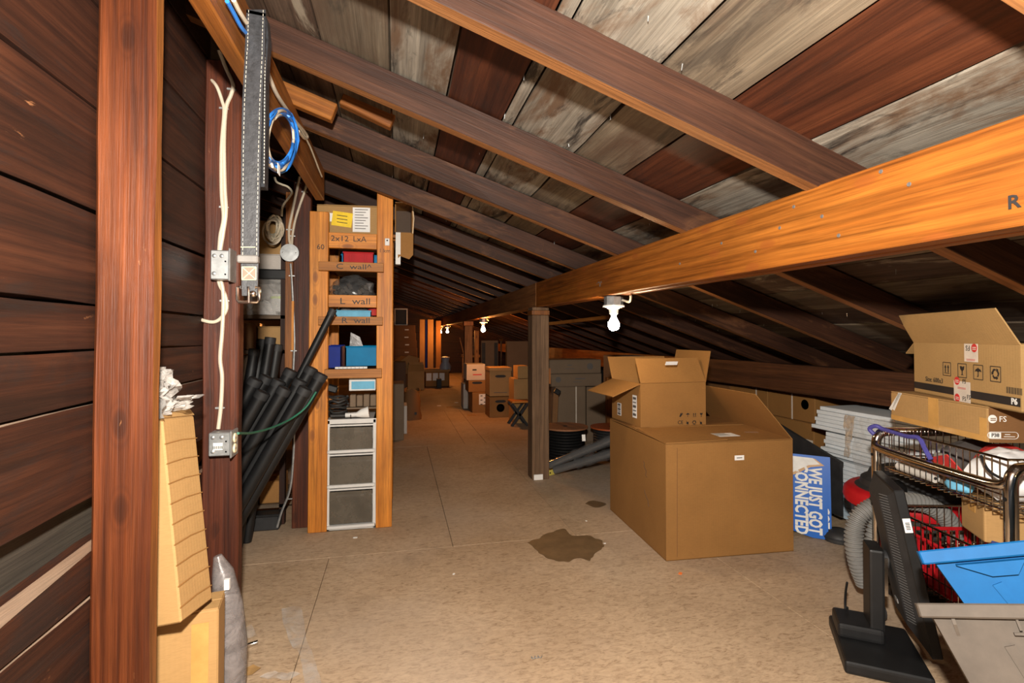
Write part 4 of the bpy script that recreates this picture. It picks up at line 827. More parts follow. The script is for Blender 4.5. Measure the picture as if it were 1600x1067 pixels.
# damp cardboard scrap, cable reels, wrapped tubes
def reel(label, c, r, h, wrap, fl_, seed):
    t = thing('cable_reel', label, 'cable reel', c)
    obj('bottom_flange', MB().lathe([(.001, 0), (r, 0), (r, .012), (.001, .012)], 36, smooth=False), fl_, t)
    obj('top_flange', MB().lathe([(.02, h - .012), (r, h - .012), (r, h), (.02, h)], 36, (0, 0, 0), smooth=False), fl_, t)
    b = MB(); nw = 11
    for k in range(nw):
        z = .02 + (h - .04) * k / (nw - 1); b.lathe([(r*.8, z - .011), (r*.855, z - .006), (r*.87, z), (r*.855, z + .006), (r*.8, z + .011)], 30)
    obj('wound_cable', b, wrap, t); obj('hub', MB().lathe([(.022, -.001), (.022, h + .001)], 16), P_INK, t)
    return t
r1c = onZ(883, 716); reel('wooden-flanged reel wound with black cable beside the square post', (r1c.x, r1c.y, 0), .205, .29, BLACK, FLAN, 1)
q = onZ(955, 712); reel('second cable reel with red-brown flanges half hidden by the huge carton', (q.x, q.y, 0), .19, .27, MATT, plain('orange_flange', (.42, .085, .02), .5), 2)
for i, (p, q, lab) in enumerate((((858, 727, 4.10), (964, 684, 3.95), 'upper clear-wrapped shiny tube leaning past the cable reel'), ((866, 735, 4.06), (966, 705, 3.9), 'lower clear-wrapped shiny tube leaning past the cable reel'))):
    a, b_ = at(*p), at(*q); t = thing('wrapped_tube', lab, 'tube', a, group='shiny tubes in plastic'); ti = wm(t).inverted(); B2 = ti @ b_
    obj('tube', MB().tube([(0, 0, 0), B2], .03, 14, caps=False), plain('shiny_tube', (.2, .2, .2), .16, metal=.6), t); obj('inner_wall', MB().tube([(0, 0, 0), B2 * .3], .027, 12), P_INK, t)
    obj('wrap', MB().tube(smooth_pts([B2 * .35, B2 * .6, B2 * 1.02], 4), [.040 + .006 * sin(k * 2.1 + i) for k in range(9)], 12, caps=False), FILMD, t)
q = onZ(865, 741); t = thing('bracket', 'yellow-tagged bracket lying at the foot of the square post', 'bracket', (q.x, q.y, 0), .5)
obj('tag', MB().box((0, 0, .02), (.12, .012, .04), Matrix.Rotation(-.15, 3, 'X')), plain('yellow_card', (.6, .5, .1), .5), t); obj('hole', MB().box((-.045, -.0075, .02), (.012, .002, .012)), P_INK, t); obj('plate', MB().box((0, .02, .004), (.11, .04, .006)), STEEL, t)
t = thing('paper_tag', 'small white tag hanging on the black cable reel', 'tag', at(912, 684, 4.0)); rect(t, 'tag', fr((0, 0, 0), (1, 0, 0), (0, .2, 1)), .028, .05, P_LBL)
# cartons behind the reels
kw = dict(tape=None)
def strapped(t, wd, d, h, xs):
    for x in xs: obj('strap', MB().box((x, -d/2 - .001, h/2), (.011, .002, h)), P_WTAPE, t)
def medal(t, M, s): 
    obj('printed_seal', MB().lathe([(s*.62, .0008), (s, .0008), (s, 0)], 24, M=M.to_3x3(), c=M.translation), P_GPRINT, t)
Y0 = 5.05
t = carton_y('grey-brown strapped carton behind the cable reel, next to the square post', 868, 915, 604, 672, Y0, .34, C_GREY, Z0=0, **kw); h1 = onY(890, 604, Y0).z; strapped(t, .3, .34, h1, (.06,))
lettering(t, '?', .04, side('f', .3, .34, h1, .1, h1*.78), P_GPRINT)
t2 = carton_y('grey-brown strapped carton behind the cable reel, half hidden by the open carton flap', 917, 966, 604, 672, Y0, .34, C_GREY, Z0=0, **kw); strapped(t2, .3, .34, h1, (.06,))
for q in (t, t2):
    for k in range(2): rect(q, 'print_line', side('f', .3, .34, h1, .0, h1*.3 - k*.02), .14, .008, P_GPRINT)
t = carton_y('wide grey-brown carton with a printed seal, second from the top of its pile', 858, 940, 584, 603, Y0, .34, C_GREY, Z0=h1 + .001, **kw)
w2 = onY(940, 590, Y0).x - onY(858, 590, Y0).x; h2 = onY(890, 584, Y0).z - h1; medal(t, side('f', w2, .34, h2, -w2*.33, h2*.55), .03); rect(t, 'print_line', side('f', w2, .34, h2, .05, h2*.6), .11, .012, P_GPRINT); rect(t, 'print_line', side('f', w2, .34, h2, .02, h2*.35), .09, .006, P_GPRINT)
t = carton_y('wide grey-brown carton with a round seal, topmost of its pile', 855, 939, 562, 583, Y0, .34, C_GREY, Z0=h1 + h2 + .003, **kw)
h3 = onY(890, 562, Y0).z - h1 - h2; medal(t, side('f', w2, .34, h3, w2*.3, h3*.5), .034); rect(t, 'print_line', side('f', w2, .34, h3, -.05, h3*.6), .05, .01, P_GPRINT); rect(t, 'print_line', side('f', w2, .34, h3, -.05, h3*.35), .10, .006, P_GPRINT)
carton_y('plain dark grey carton behind the open carton on the huge one', 960, 1006, 556, 640, 5.12, .3, C_GREY, Z0=0, **kw)
t = thing('timber_stud', 'orange stud between the pile of grey cartons and the dark grey carton', 'timber', (onY(950, 600, 5.0).x, 5.0, 0)); q = onY(950, 592, 5.0)
plank('shaft', (q.x, 4.98, 0), (q.x, 4.98, q.z + .02), .06, .04, W_ORANGE, t, up=(0, 1, 0)); plank('block', (q.x + .03, 4.955, q.z + .06), (q.x + .12, 4.955, q.z + .06), .09, .03, W_RUNG, t, up=(0, 1, 0))
t = thing('folded_card', 'bent brown cardboard sleeve standing between the post and the grey cartons', 'cardboard', (onY(862, 650, 4.78).x, 4.78, 0))
for s in (-1, 1): plank('panel', (t.location.x + .02*s, 4.78, 0), (t.location.x + .045*s, 4.78, .58 - .03*s), .05, .006, C_BOX3, t, up=(.6*s, 1, 0))
obj('black_cap', MB().box((.05, -.02, .56), (.06, .03, .05), Matrix.Rotation(.6, 3, 'Y')), BLACK, t, bevel=.006)
# cartons under the eave plate
yy = 2.98; n_ = 0
for k, (wd_, mt) in enumerate(((.46, C_BOX), (.46, C_BOX), (.44, C_BOX3))):
    for lv, (z0, h_) in enumerate(((0, .255), (.257, .24), (.499, .185))):
        t = carton((('brown carton at the bottom of the near pile under the eave plate', 'brown carton with pale tape, middle of the near pile under the eave plate', 'strapped brown carton with a dark hand hole topping the near pile under the eave plate'), ('brown carton at the bottom of the middle pile under the eave plate', 'brown carton in the middle of the middle pile under the eave plate', 'strapped brown carton topping the middle pile under the eave plate'), ('dark brown carton at the bottom of the far pile under the eave plate', 'dark brown carton halfway up the far pile under the eave plate', 'dark brown carton topping the far pile under the eave plate'))[k][lv], (2.98 + .01*lv, yy + wd_/2, z0), -pi/2, wd_ - .006, .42, h_, mt, tape=None, group='cartons stacked under the eave plate')
        if lv == 2 and k < 2: strapped(t, wd_, .42, h_, (.02 if k == 0 else .1,))
        if lv == 2 and k == 0: obj('hand_hole', MB().lathe([(0, .0006), (.035, .0006)], 16, (.14, -.2105, .12), Matrix.Rotation(pi/2, 3, 'X')), P_INK, t)
        if lv == 1 and k == 0: rect(t, 'torn_tape', side('f', wd_, .42, h_, .12, .1), .2, .05, P_WTAPE)
    yy += wd_
# foam boards
rnd = random.Random(12); z = .03; lay = [('pale blue foam board low in the wrapped stack by the eave', 9, FOAMB), ('white foam board in the third bundle down the stack by the eave', 5, FOAM), ('white foam board in the second bundle down the stack by the eave', 6, FOAM), ('white foam board in the top bundle of the stack by the eave', 6, FOAM)]
tag(obj('pallet_block', MB().box((2.86, 2.2, .014), (.5, .9, .028)), W_PLY), 'low wooden board carrying the stack of foam boards', 'board')
for j, (lab, n_, m) in enumerate(lay):
    ye = 2.70 + (.0, -.05, -.03, .02)[j]; first = None
    for k in range(n_):
        dx = rnd.uniform(-.012, .012) + (.02, 0, .012, 0)[j]; th = .0232
        o = obj('foam_board', MB().box((0, 0, 0), (.6, .97, th - .0012)), m, None, Matrix.Translation((2.835 + dx, ye - .485 - .007*k + rnd.uniform(-.012, .012), z + th/2)) @ Matrix.Rotation(rnd.uniform(-.012, .012), 4, 'Z'), bevel=.002)
        tag(o, lab, 'foam board', 'foam boards stacked by the eave'); z += th
    z += .012
def drape(u, v): return Vector((2.522 - .012 - .02*abs(noise.noise(Vector((u*4, v*5, 2)))), 2.42 - .26*u - .05*v + wav((u*3, v*4, 0), 1, .03), .64 - .58*v + .03*u))
sheet('plastic_wrap', 'torn clear plastic wrap hanging down the face of the foam boards', 'plastic film', drape, 18, 24, FILM)
def drape2(u, v): return Vector((2.515 - .01 - .012*abs(noise.noise(Vector((u*4, v*5, 7)))), 2.46 - .07*u*(1 - .7*v) + wav((u*3, v*4, 4), 1, .02), .65 - .24*v))
sheet('plastic_wrap', 'twisted tan strip of wrap on the face of the foam boards', 'plastic film', drape2, 8, 16, film('tan_film', (.5, .38, .27), .55))
# black panel and blue signs
q = onX(1317, 722, 2.44); y0 = q.y
Mb = fr((2.44, y0 + .3, .26), (0, 1, 0), (0, 0, 1)); p = [(-.3, -.17), (.3, -.13), (.3, .30), (-.3, q.z - .26)]
t = thing('display_panel', 'flat black panel leaning behind the blue signs', 'panel', M=Mb); obj('panel', MB().prism(p, .02, Matrix.Translation((0, 0, -.02))), MATT, t); obj('border', MB().prism([(-.3, p[3][1] - .02), (.3, .28), (.3, .30), (-.3, p[3][1])], .004, Matrix.Identity(4)), BLACK, t); obj('foot', MB().box((.2, -.2, -.01), (.12, .12, .02)), MATT, t)
A_, B_ = onZ(1300, 846), onZ(1243, 836); x = (A_ - B_).normalized(); bk_ = Vector((-x.y, x.x, 0)); upv = (Vector((0, 0, 1)) + bk_ * .12)
for i, lab in enumerate(('blue yard sign reading WE JUST GOT CONNECTED leaning by the huge carton', 'second blue yard sign showing a strip behind the first one')):
    off = .016 if i == 0 else 0; sw_, sh_ = .36, .435
    o = A_ + bk_ * (.0 if i == 0 else .02) - x * off; M = fr(o - x * sw_ + Vector((0, 0, .002)), x, upv)
    t = thing('yard_sign', lab, 'sign', M=M)
    obj('sheet', MB().prism([(0, .02), (sw_*.55, .02), (sw_*.8, .0), (sw_, .003), (sw_ - .004, sh_), (0, sh_)], .004, Matrix.Translation((0, 0, -.004))), SIGNB, t)
    if i == 0:
        for s, dx in (('WE JUST GOT', .062), ('CONNECTED', .128)): lettering(t, s, .085, Matrix(((0, 1, 0, sw_ - dx), (-1, 0, 0, sh_*.5 - .02), (0, 0, 1, .0012), (0, 0, 0, 1))), P_WPRINT, sx=.66 if dx < .1 else .72, bold=.003)
        poly(t, 'swoosh', Matrix.Translation((0, 0, .0008)), [[(.1, sh_ - .01), (.3, sh_ - .012), (.345, sh_ - .045), (.28, sh_ - .06), (.2, sh_ - .11), (.1, sh_ - .14)]], plain('tan_print', (.5, .3, .14), .5)); poly(t, 'swoosh', Matrix.Translation((0, 0, .0016)), [[(.1, sh_ - .008), (.29, sh_ - .01), (.325, sh_ - .04), (.27, sh_ - .05), (.19, sh_ - .1), (.1, sh_ - .13)]], P_WPRINT)
    else: lettering(t, 'GOT', .05, Matrix(((0, 1, 0, sw_ - .03), (-1, 0, 0, .11), (0, 0, 1, .0012), (0, 0, 0, 1))), P_WPRINT, bold=.002)
# shop vacuum
VC = Vector((2.24, 1.86, 0)); t = thing('shop_vacuum', 'dusty black wheeled vacuum with red rim and grey hose behind the cart', 'vacuum', VC)
obj('tank', MB().lathe([(.001, .075), (.17, .075), (.2, .09), (.215, .2), (.225, .345), (.228, .36), (.001, .36)], 36), RUBBER, t)
obj('red_rim', MB().lathe([(.20, .345), (.25, .345), (.256, .362), (.252, .395), (.235, .412), (.2, .414)], 40), REDP, t)
obj('motor_head', MB().lathe([(.215, .41), (.19, .425), (.185, .45), (.16, .465), (.15, .49), (.1, .51), (.001, .515)], 36), MATT, t)
obj('carry_handle', MB().tube(smooth_pts([(-.1, -.05, .49), (-.09, -.05, .545), (.09, -.05, .545), (.1, -.05, .49)], 5), .014, 8), BLACK, t)
for a in (-2.6, -1.0): obj('latch', MB().box((.255*cos(a), .255*sin(a), .36), (.02, .05, .09), Matrix.Rotation(a, 3, 'Z')), MATT, t, bevel=.005)
obj('caster_base', MB().lathe([(.001, .045), (.22, .045), (.235, .06), (.225, .085), (.001, .085)], 30), MATT, t)
for a in (-2.75, -1.7, -.4, .8, 2.0):
    c = Vector((.205*cos(a), .205*sin(a), .03)); k = obj('caster', MB().lathe([(.001, -.014), (.028, -.014), (.03, 0), (.028, .014), (.001, .014)], 16, c, Matrix.Rotation(pi/2, 3, 'X')), RUBBER, t)
    obj('axle', MB().box(c + Vector((0, 0, .02)), (.02, .036, .03)), STEEL, k)
hp = [at(*p) - VC for p in ((1352, 912, 2.045), (1340, 880, 2.045), (1334, 840, 2.05), (1342, 808, 2.05), (1368, 790, 2.045), (1400, 783, 2.04), (1440, 786, 2.04), (1472, 803, 2.04), (1492, 832, 2.04), (1500, 872, 2.04))]
hs = smooth_pts(hp, 26); obj('hose', MB().tube(hs, [.031 + .0035 * (1 if k % 4 < 2 else -1) for k in range(len(hs))], 14), HOSE, t)
hp2 = [at(*p) - VC for p in ((1392, 792, 2.05), (1376, 800, 2.04), (1366, 830, 2.04), (1362, 870, 2.04), (1360, 905, 2.04))]; hs = smooth_pts(hp2, 22); obj('hose', MB().tube(hs, [.027 + .003 * (1 if k % 4 < 2 else -1) for k in range(len(hs))], 14), HOSE, t)
obj('hose_cuff', MB().tube([at(1368, 792, 2.05) - VC, at(1384, 776, 2.08) - VC, at(1402, 762, 2.14) - VC], .036, 12), BLACK, t)
t = thing('caster_wheel', 'black domed wheel housing on the floor beside the blue sign', 'caster', onZ(1318, 850) + Vector((.02, .05, 0)))
obj('housing', MB().lathe([(.075, .0), (.078, .02), (.065, .045), (.035, .06), (.001, .064)], 22), RUBBER, t); obj('seam', MB().lathe([(.079, .018), (.08, .022), (.077, .026)], 22), MATT, t)
# chrome cart
L1, L2 = at(1369, 700, 2.0), at(1579, 760, 1.45); L1.z = L2.z = 0; dv = (L2 - L1); CL = dv.length; dv.normalize(); CD = .42
cart = thing('wire_cart', 'chrome tube cart with two wire baskets under the printed cartons', 'cart', M=fr(L1, dv, (-dv.y, dv.x, 0))); ci = wm(cart).inverted()
HT = .728
for x in (0, CL):
    obj('end_loop', MB().tube(smooth_pts([(x, 0, .09), (x, 0, .3), (x, 0, .6), (x, 0, HT - .045), (x, .012, HT - .013), (x, .045, HT), (x, CD/2, HT), (x, CD - .045, HT), (x, CD - .012, HT - .013), (x, CD, HT - .045), (x, CD, .6), (x, CD, .3), (x, CD, .09)], 5), .0165, 12), CHROME, cart)
    for y in (0, CD):
        w_ = obj('caster', MB().lathe([(.001, -.012), (.034, -.012), (.036, 0), (.034, .012), (.001, .012)], 18, (x, y, .037), Matrix.Rotation(pi/2, 3, 'X')), RUBBER, cart); obj('fork', MB().box((x, y, .07), (.03, .034, .04)), CHROME, w_)
    obj('cross_bar', MB().tube([(x, 0, .3), (x, CD, .3)], .011, 10), CHROME, cart)
for y in (0, CD): obj('side_rail', MB().tube(smooth_pts([(.0, y, .69), (.03, y - .012, .672), (CL*.3, y - .012, .667), (CL*.7, y - .012, .667), (CL - .03, y - .012, .672), (CL, y, .69)], 4), .0145, 10), CHROME, cart)
for x, z in ((0, .64), (0, .45), (CL, .64)): obj('bolt_hole', MB().lathe([(0, .001), (.006, .001)], 10, (x, -.0165, z), Matrix.Rotation(pi/2, 3, 'X')), P_INK, cart)
def basket(z0, z1, nm):
    a = .024; X0, X1, Y0_, Y1_ = a, CL - a, .016, CD - .016
    for z in (z1, z0 + .012, (z0 + z1)/2 if z1 - z0 < .1 else z0 + .055):
        obj('basket_rim' if z == z1 else 'basket_wire', MB().tube([(X0, Y0_, z), (X1, Y0_, z), (X1, Y1_, z), (X0, Y1_, z), (X0, Y0_, z)], .0042 if z == z1 else .0026, 7), CHROME, cart)
    nx, ny = int((X1 - X0)/.024), int((Y1_ - Y0_)/.026)
    for i in range(nx + 1):
        x = X0 + (X1 - X0)*i/nx; obj('basket_wire', MB().tube([(x, Y0_, z1), (x, Y0_, z0), (x, Y1_, z0), (x, Y1_, z1)], .0019, 6), CHROME, cart)
    for i in range(1, ny):
        y = Y0_ + (Y1_ - Y0_)*i/ny; obj('basket_wire', MB().tube([(X0, y, z1), (X0, y, z0), (X1, y, z0), (X1, y, z1)], .0019, 6), CHROME, cart)
basket(.585, .745, 'upper'); basket(.225, .45, 'lower')
cw = wm(cart)
def incart(x, y, z): return cw @ Vector((x, y, z))
rzc = atan2(dv.y, dv.x)
# printed cartons on the cart
A_, B_ = onZ(1392, 655, .7505), onZ(1544, 692, .7505)
p38 = carton_face('flat taped carton printed P38 lying across the cart basket', A_, B_, .44, .118, C_BOX2)
for M_, w_, h_ in ((fpt(p38, 1459, 645), .05, .112),): rect(p38, 'clear_tape', M_, w_, h_, P_TAPE)
rect(p38, 'clear_tape', side('f', *p38['_dim'], 0, .012), p38['_dim'][0] - .01, .02, P_TAPE, .0006)
rect(p38, 'clear_tape', side('f', *p38['_dim'], p38['_dim'][0]/2 - .016, .05, .0016), .028, .06, P_TAPE)
for k in range(2): poly(p38, 'film_stripe', fpt(p38, 1402 + 5*k, 626), [[(-.05, -.04), (-.035, -.045), (.03 - .02*k, .032), (.01 - .02*k, .032)]], P_WPRINT)
W3, D3, H3 = p38['_dim']; obj('end_panel', MB().box((W3/2 + .0006, 0, H3/2), (.001, D3 - .006, H3 - .006)), C_BOX3, p38)
Mr = fpt(p38, 1566, 655, 'r'); lettering(p38, 'FS', .026, up_(Mr), P_WPRINT)
def logo(t, M, r_, mat, inner):
    obj('logo_disc', MB().lathe([(.0, .0008), (r_, .0008), (r_, 0)], 26, M.translation, M.to_3x3()), mat, t)
    for y in (-.3, .12): rect(t, 'logo_bar', up_(M @ Matrix.Translation((r_*.1, r_*y, 0)), .001), r_*1.2, r_*.2, inner)
logo(p38, up_(Mr @ Matrix.Translation((-.032, .001, 0)), .001), .0135, P_WPRINT, C_BOX3)
Mr = fpt(p38, 1566, 680, 'r'); b = MB(); L_ = []
for s in (1, -1): L_ += [(s*.036 + s*.011*cos(a), s*.011*sin(a)) for a in [-pi/2 + pi*i/8 for i in range(9)]]
for i in range(len(L_)): p_, q_ = L_[i], L_[(i+1) % len(L_)]; b.tube([up_(Mr) @ Vector((*p_, .0005)), up_(Mr) @ Vector((*q_, .0005))], .0009, 4)
obj('label_outline', b, P_WPRINT, p38); rect(p38, 'label_block', up_(Mr @ Matrix.Translation((-.024, 0, 0))), .036, .019, P_WPRINT); lettering(p38, 'P38', .016, up_(Mr @ Matrix.Translation((-.024, 0, 0)), .0024), P_GPRINT, bold=.0006)
for k in range(2): rect(p38, 'print_line', up_(Mr @ Matrix.Translation((.014 + .006*k, .003 - .007*k, 0)), .001), .016 + .018*k, .002, P_WPRINT)
Z6 = .7505 + .118 + .002
A_, B_ = onZ(1429, 612, Z6), onZ(1600, 646, Z6)
p6 = carton_face('open tan carton printed P6 with pictograms and dark band atop the cart', A_, B_, .19, .205, C_P6, wd=.60, flaps={'f': 62, 'l': -30, 'b': -75}, fl={'f': .125, 'l': .095, 'b': .09})
W6, D6, H6 = p6['_dim']
rect(p6, 'dark_band', side('f', W6, D6, H6, 0, .030), W6 - .004, .026, P_INK, .0005)
lettering(p6, 'P6', .026, side('f', W6, D6, H6, fpt(p6, 1586, 628).translation.x, .030, .0022), P_WPRINT, bold=.0008)
lettering(p6, 'Size: 600x3', .026, side('f', W6, D6, H6, fpt(p6, 1460, 598).translation.x, .060), P_INK)
for i, k in enumerate(('up', 'glass', 'umb', 'rec')): icon_sq(p6, side('f', W6, D6, H6, fpt(p6, (1480, 1504, 1529, 1556)[i], 580).translation.x, .108), .048, k)
for (px, z, w_, h_) in ((1519, .172, .072, .062), (1504, .034, .092, .072)):
    M_ = side('f', W6, D6, H6, fpt(p6, px, 580).translation.x, z, .0024); rect(p6, 'printed_tape', M_, w_, h_, P_WTAPE)
    if z > .1:
        lettering(p6, 'FS', .026, up_(M_ @ Matrix.Translation((-.016, .017, 0)) @ Matrix.Rotation(pi, 4, 'Z')), P_INK); logo(p6, up_(M_ @ Matrix.Translation((.019, .017, 0))), .0145, P_RED, P_WTAPE)
    else:
        for dy in (.036, -.024):
            lettering(p6, 'FS', .022, up_(M_ @ Matrix.Translation((.014, dy, 0))), P_INK); logo(p6, up_(M_ @ Matrix.Translation((-.026, dy, 0))), .0145, P_RED, P_WTAPE)
        lettering(p6, 'FS', .022, up_(M_ @ Matrix.Translation((.038, -.016, 0))), P_INK)
    for k in range(2): rect(p6, 'print_line', up_(M_ @ Matrix.Translation((0, (-.022 if z > .1 else .014) - .004*k, 0))), .045, .0015, P_RED)
for k in range(17): rect(p6, 'barcode_bar', side('f', W6, D6, H6, fpt(p6, 1586, 611).translation.x - .033 + k*.004, .063), .0012 + .0012*((k*7) % 3 == 0), .02, P_INK, .0005)
# things in the baskets
def blob(name, label, cat, c, s, mat, seed, rz=0):
    t = thing(name, label, cat, c, rz); b = MB(); nn, mm = 18, 12; vs = []
    for j in range(mm + 1):
        ph = pi * j / mm
        for i in range(nn):
            p = Vector((sin(ph)*cos(2*pi*i/nn), sin(ph)*sin(2*pi*i/nn), -cos(ph)))
            p *= 1 + .22*noise.noise(p*1.7 + Vector((seed, 0, 0))) + .08*noise.noise(p*5 + Vector((0, seed, 0))); vs.append((p.x*s[0], p.y*s[1], max(p.z, -.8)*s[2] + s[2]*.8))
    b.add(vs, [(j*nn+i, j*nn+(i+1) % nn, (j+1)*nn+(i+1) % nn, (j+1)*nn+i) for j in range(mm) for i in range(nn)], 0, True); obj('body', b, mat, t); return t
t = blob('sack', 'white sack with red lettering patch in the upper cart basket', 'bag', incart(.375, .17, .59), (.085, .12, .085), WHITEC, 2, rzc)
obj('red_panel', MB().prism([(-.09, -.03), (-.02, -.05), (.03, .03), (-.03, .05)], .004, fr((-.1, -.1, .06), (1, .2, -.6), (0, -.4, 1))), REDC, t)
t = blob('cloth', 'red cloth bunched in the middle of the upper cart basket', 'cloth', incart(.225, .27, .59), (.055, .09, .075), REDC, 6, rzc)
t = blob('cloth', 'second red cloth at the near end of the upper cart basket', 'cloth', incart(.48, .31, .59), (.042, .07, .085), REDC, 9, rzc)
t = blob('cloth', 'dark crumpled cloth at the far end of the upper cart basket', 'cloth', incart(.105, .27, .59), (.055, .11, .07), plain('dark_cloth', (.06, .05, .045), .8), 4, rzc)
t = thing('splint_board', 'small broken piece of mottled board standing in the upper cart basket', 'board', incart(CL*.36, CD*.22, .59), rzc); obj('board', MB().prism([(-.03, 0), (.035, 0), (.03, .085), (.012, .1), (-.02, .098)], .02, fr((0, 0, 0), (1, 0, 0), (.1, .1, 1))), W_PALE, t); obj('edge', MB().box((.036, -.01, .04), (.004, .02, .07)), W_RUNG, t)
blob('plastic_bottle', 'small pale blue crumpled packet in the upper cart basket', 'packet', incart(CL*.52, CD*.18, .588), (.05, .03, .022), LBLUE, 3, rzc)
t = thing('paper_roll', 'pale rolled paper lying along the upper cart basket', 'paper', incart(CL*.24, CD*.12, .6), rzc); obj('roll', MB().tube([(-.08, 0, .008), (.09, .0, .008)], .016, 10), C_WHITE, t); obj('core', MB().tube([(-.0815, 0, .008), (.0905, 0, .008)], .006, 8), P_INK, t)
pv = plain('violet_strap', (.05, .045, .22), .6); pts = [incart(x*CL, y, z) for x, y, z in ((-.02, .0, .715), (-.04, -.01, .735), (0, .0, .75), (.04, .012, .742), (.14, .014, .74), (.26, .012, .738), (.36, .014, .742), (.42, .01, .71), (.46, .012, .68))]
tag(obj('strap', MB().tube(smooth_pts(pts, 6), .008, 7), pv), 'violet strap wound along the upper basket rim', 'strap')
pts = [incart(CL*x, -.0 + CD*y, z) for x, y, z in ((.78, .06, .735), (.84, .04, .70), (.92, .05, .685), (.98, .08, .69))]; tag(obj('cord', MB().tube(smooth_pts(pts, 6), .004, 6), BLACK), 'thin black cord looped in the upper cart basket', 'cord')
t = blob('plastic_bag', 'blue crumpled plastic bag in the lower cart basket', 'plastic bag', incart(CL*.76, CD*.25, .232), (.05, .06, .13), plain('blue_bag', (.02, .06, .3), .35), 5)
t = thing('mesh_crate', 'red plastic crate with mesh sides in the lower cart basket', 'crate', incart(CL*.36, CD*.36, .232), rzc)
b = MB(); b.box((0, 0, .005), (.22, .24, .01))
obj('floor_tray', b, REDP, t)
for s in (-1, 1):
    for k in range(7): obj('bar', MB().box((-.1 + .0333*k, s*.118, .08), (.007, .005, .15)), REDP, t)
    for k in range(8): obj('bar', MB().box((s*.108, -.11 + .0314*k, .08), (.005, .007, .15)), REDP, t)
b = MB(); b.tube([(-.11, -.12, .155), (.11, -.12, .155), (.11, .12, .155), (-.11, .12, .155), (-.11, -.12, .155)], .007, 6); obj('rim', b, REDP, t)
A_ = onZ(1546, 850, .4555); t = carton('small tan carton resting on the lower cart basket', (A_.x + .11, A_.y + .03, .4555), -YAW - .35, .17, .15, .125, C_BOX2)
# monitor
N0 = Vector((1.655, 1.31, .075)); wv = Vector((.585, .81, 0)).normalized(); PW, PH = .27, .53
bn = Vector((-wv.y, wv.x, 0))                                    # back side normal
mon = thing('computer_monitor', 'black flat monitor turned upright, back and stand toward the aisle', 'monitor', N0 + wv*PW/2 + bn*.0 - Vector((0, 0, .075)), 0); mi = wm(mon).inverted()
tl = radians(-10.5); upm = (Vector((0, 0, 1))*cos(tl) - bn*sin(tl)).normalized()
PM = mi @ fr(N0 + wv*PW/2, wv, upm)                               # x along width, y up, z = normal
nz = 1 if (PM.to_3x3() @ Vector((0, 0, 1))).dot(bn) > 0 else -1
def pm(b, x0, x1, y0, y1, z0, z1): return b.box(PM @ Vector(((x0+x1)/2, (y0+y1)/2, nz*(z0+z1)/2)), (x1-x0, y1-y0, abs(z1-z0)), PM.to_3x3())
obj('bezel', pm(MB(), -PW/2, PW/2, 0, PH, -.03, .0), BLACK, mon, bevel=.003)
obj('screen', pm(MB(), -PW/2 + .014, PW/2 - .014, .016, PH - .016, -.0315, -.03), GLASSD, mon)
b = MB(); F_ = lambda x, y, z: PM @ Vector((x, y, nz*z)); o1 = [(-PW/2 + .004, .006), (PW/2 - .004, .006), (PW/2 - .004, PH - .006), (-PW/2 + .004, PH - .006)]; o2 = [(-PW/2 + .075, .07), (PW/2 - .06, .07), (PW/2 - .06, PH - .05), (-PW/2 + .075, PH - .05)]
b.add([F_(x, y, .0) for x, y in o1] + [F_(x, y, .034) for x, y in o2], [(0, 1, 5, 4), (1, 2, 6, 5), (2, 3, 7, 6), (3, 0, 4, 7), (4, 5, 6, 7)]); obj('back_shell', b, MATT, mon)
b = MB()
for k in range(46):
    y = .09 + k*.0092; b.tube([F_(-PW/2 + .034, y, .0145), F_(-PW/2 + .066, y, .0305)], .0017, 4)
q = obj('vent_slot', b, plain('vent_grey', (.09, .09, .09), .5), mon); q['kind'] = 'stuff'
obj('asset_label', pm(MB(), -PW/2 - .0012, -PW/2, .395, .44, -.027, -.006), P_LBL, mon)
for k in range(5): obj('barcode_bar', pm(MB(), -PW/2 - .002, -PW/2 - .001, .405 + .005*k, .4075 + .005*k, -.023, -.011), P_INK, mon)
obj('port', pm(MB(), .0, .03, .11, .125, .034, .037), STEEL, mon)
hc = wm(mon) @ F_(.02, .25, .036); st0 = hc + bn*.030
obj('hinge', MB().tube([mi @ hc, mi @ (hc + bn*.05)], .032, 14), MATT, mon, bevel=0)
fz = Vector((st0.x, st0.y, 0)) + bn*.01
nk = obj('stand_neck', MB().bar(mi @ (fz + Vector((0, 0, .03))), mi @ (fz + Vector((0, 0, .36))), .105, .045, up=bn), BLACK, mon, bevel=.008, seg=2)
obj('neck_release', MB().bar(mi @ (fz - bn*.030 - wv*.03 + Vector((0, 0, .2))), mi @ (fz - bn*.030 - wv*.03 + Vector((0, 0, .33))), .008, .01, up=bn), CHROME, mon)
obj('stand_base', MB().box(mi @ (fz + bn*.005 - wv*.055 + Vector((0, 0, .021))), (.31, .24, .042), Matrix((wv, bn, (0, 0, 1))).transposed()), BLACK, mon, bevel=.012, seg=3)
obj('base_arm', MB().box(mi @ (fz + bn*.05 + Vector((0, 0, .066))), (.13, .14, .05), Matrix((wv, bn, (0, 0, 1))).transposed()), BLACK, mon, bevel=.014, seg=3)
cable('power_cable', 'thin black cable looped behind the monitor stand', 'cable', [fz + bn*.075 + Vector((0, 0, z)) + wv*dx for z, dx in ((.20, .03), (.15, .06), (.10, .07), (.07, .05), (.11, .03))], .004, BLACK)
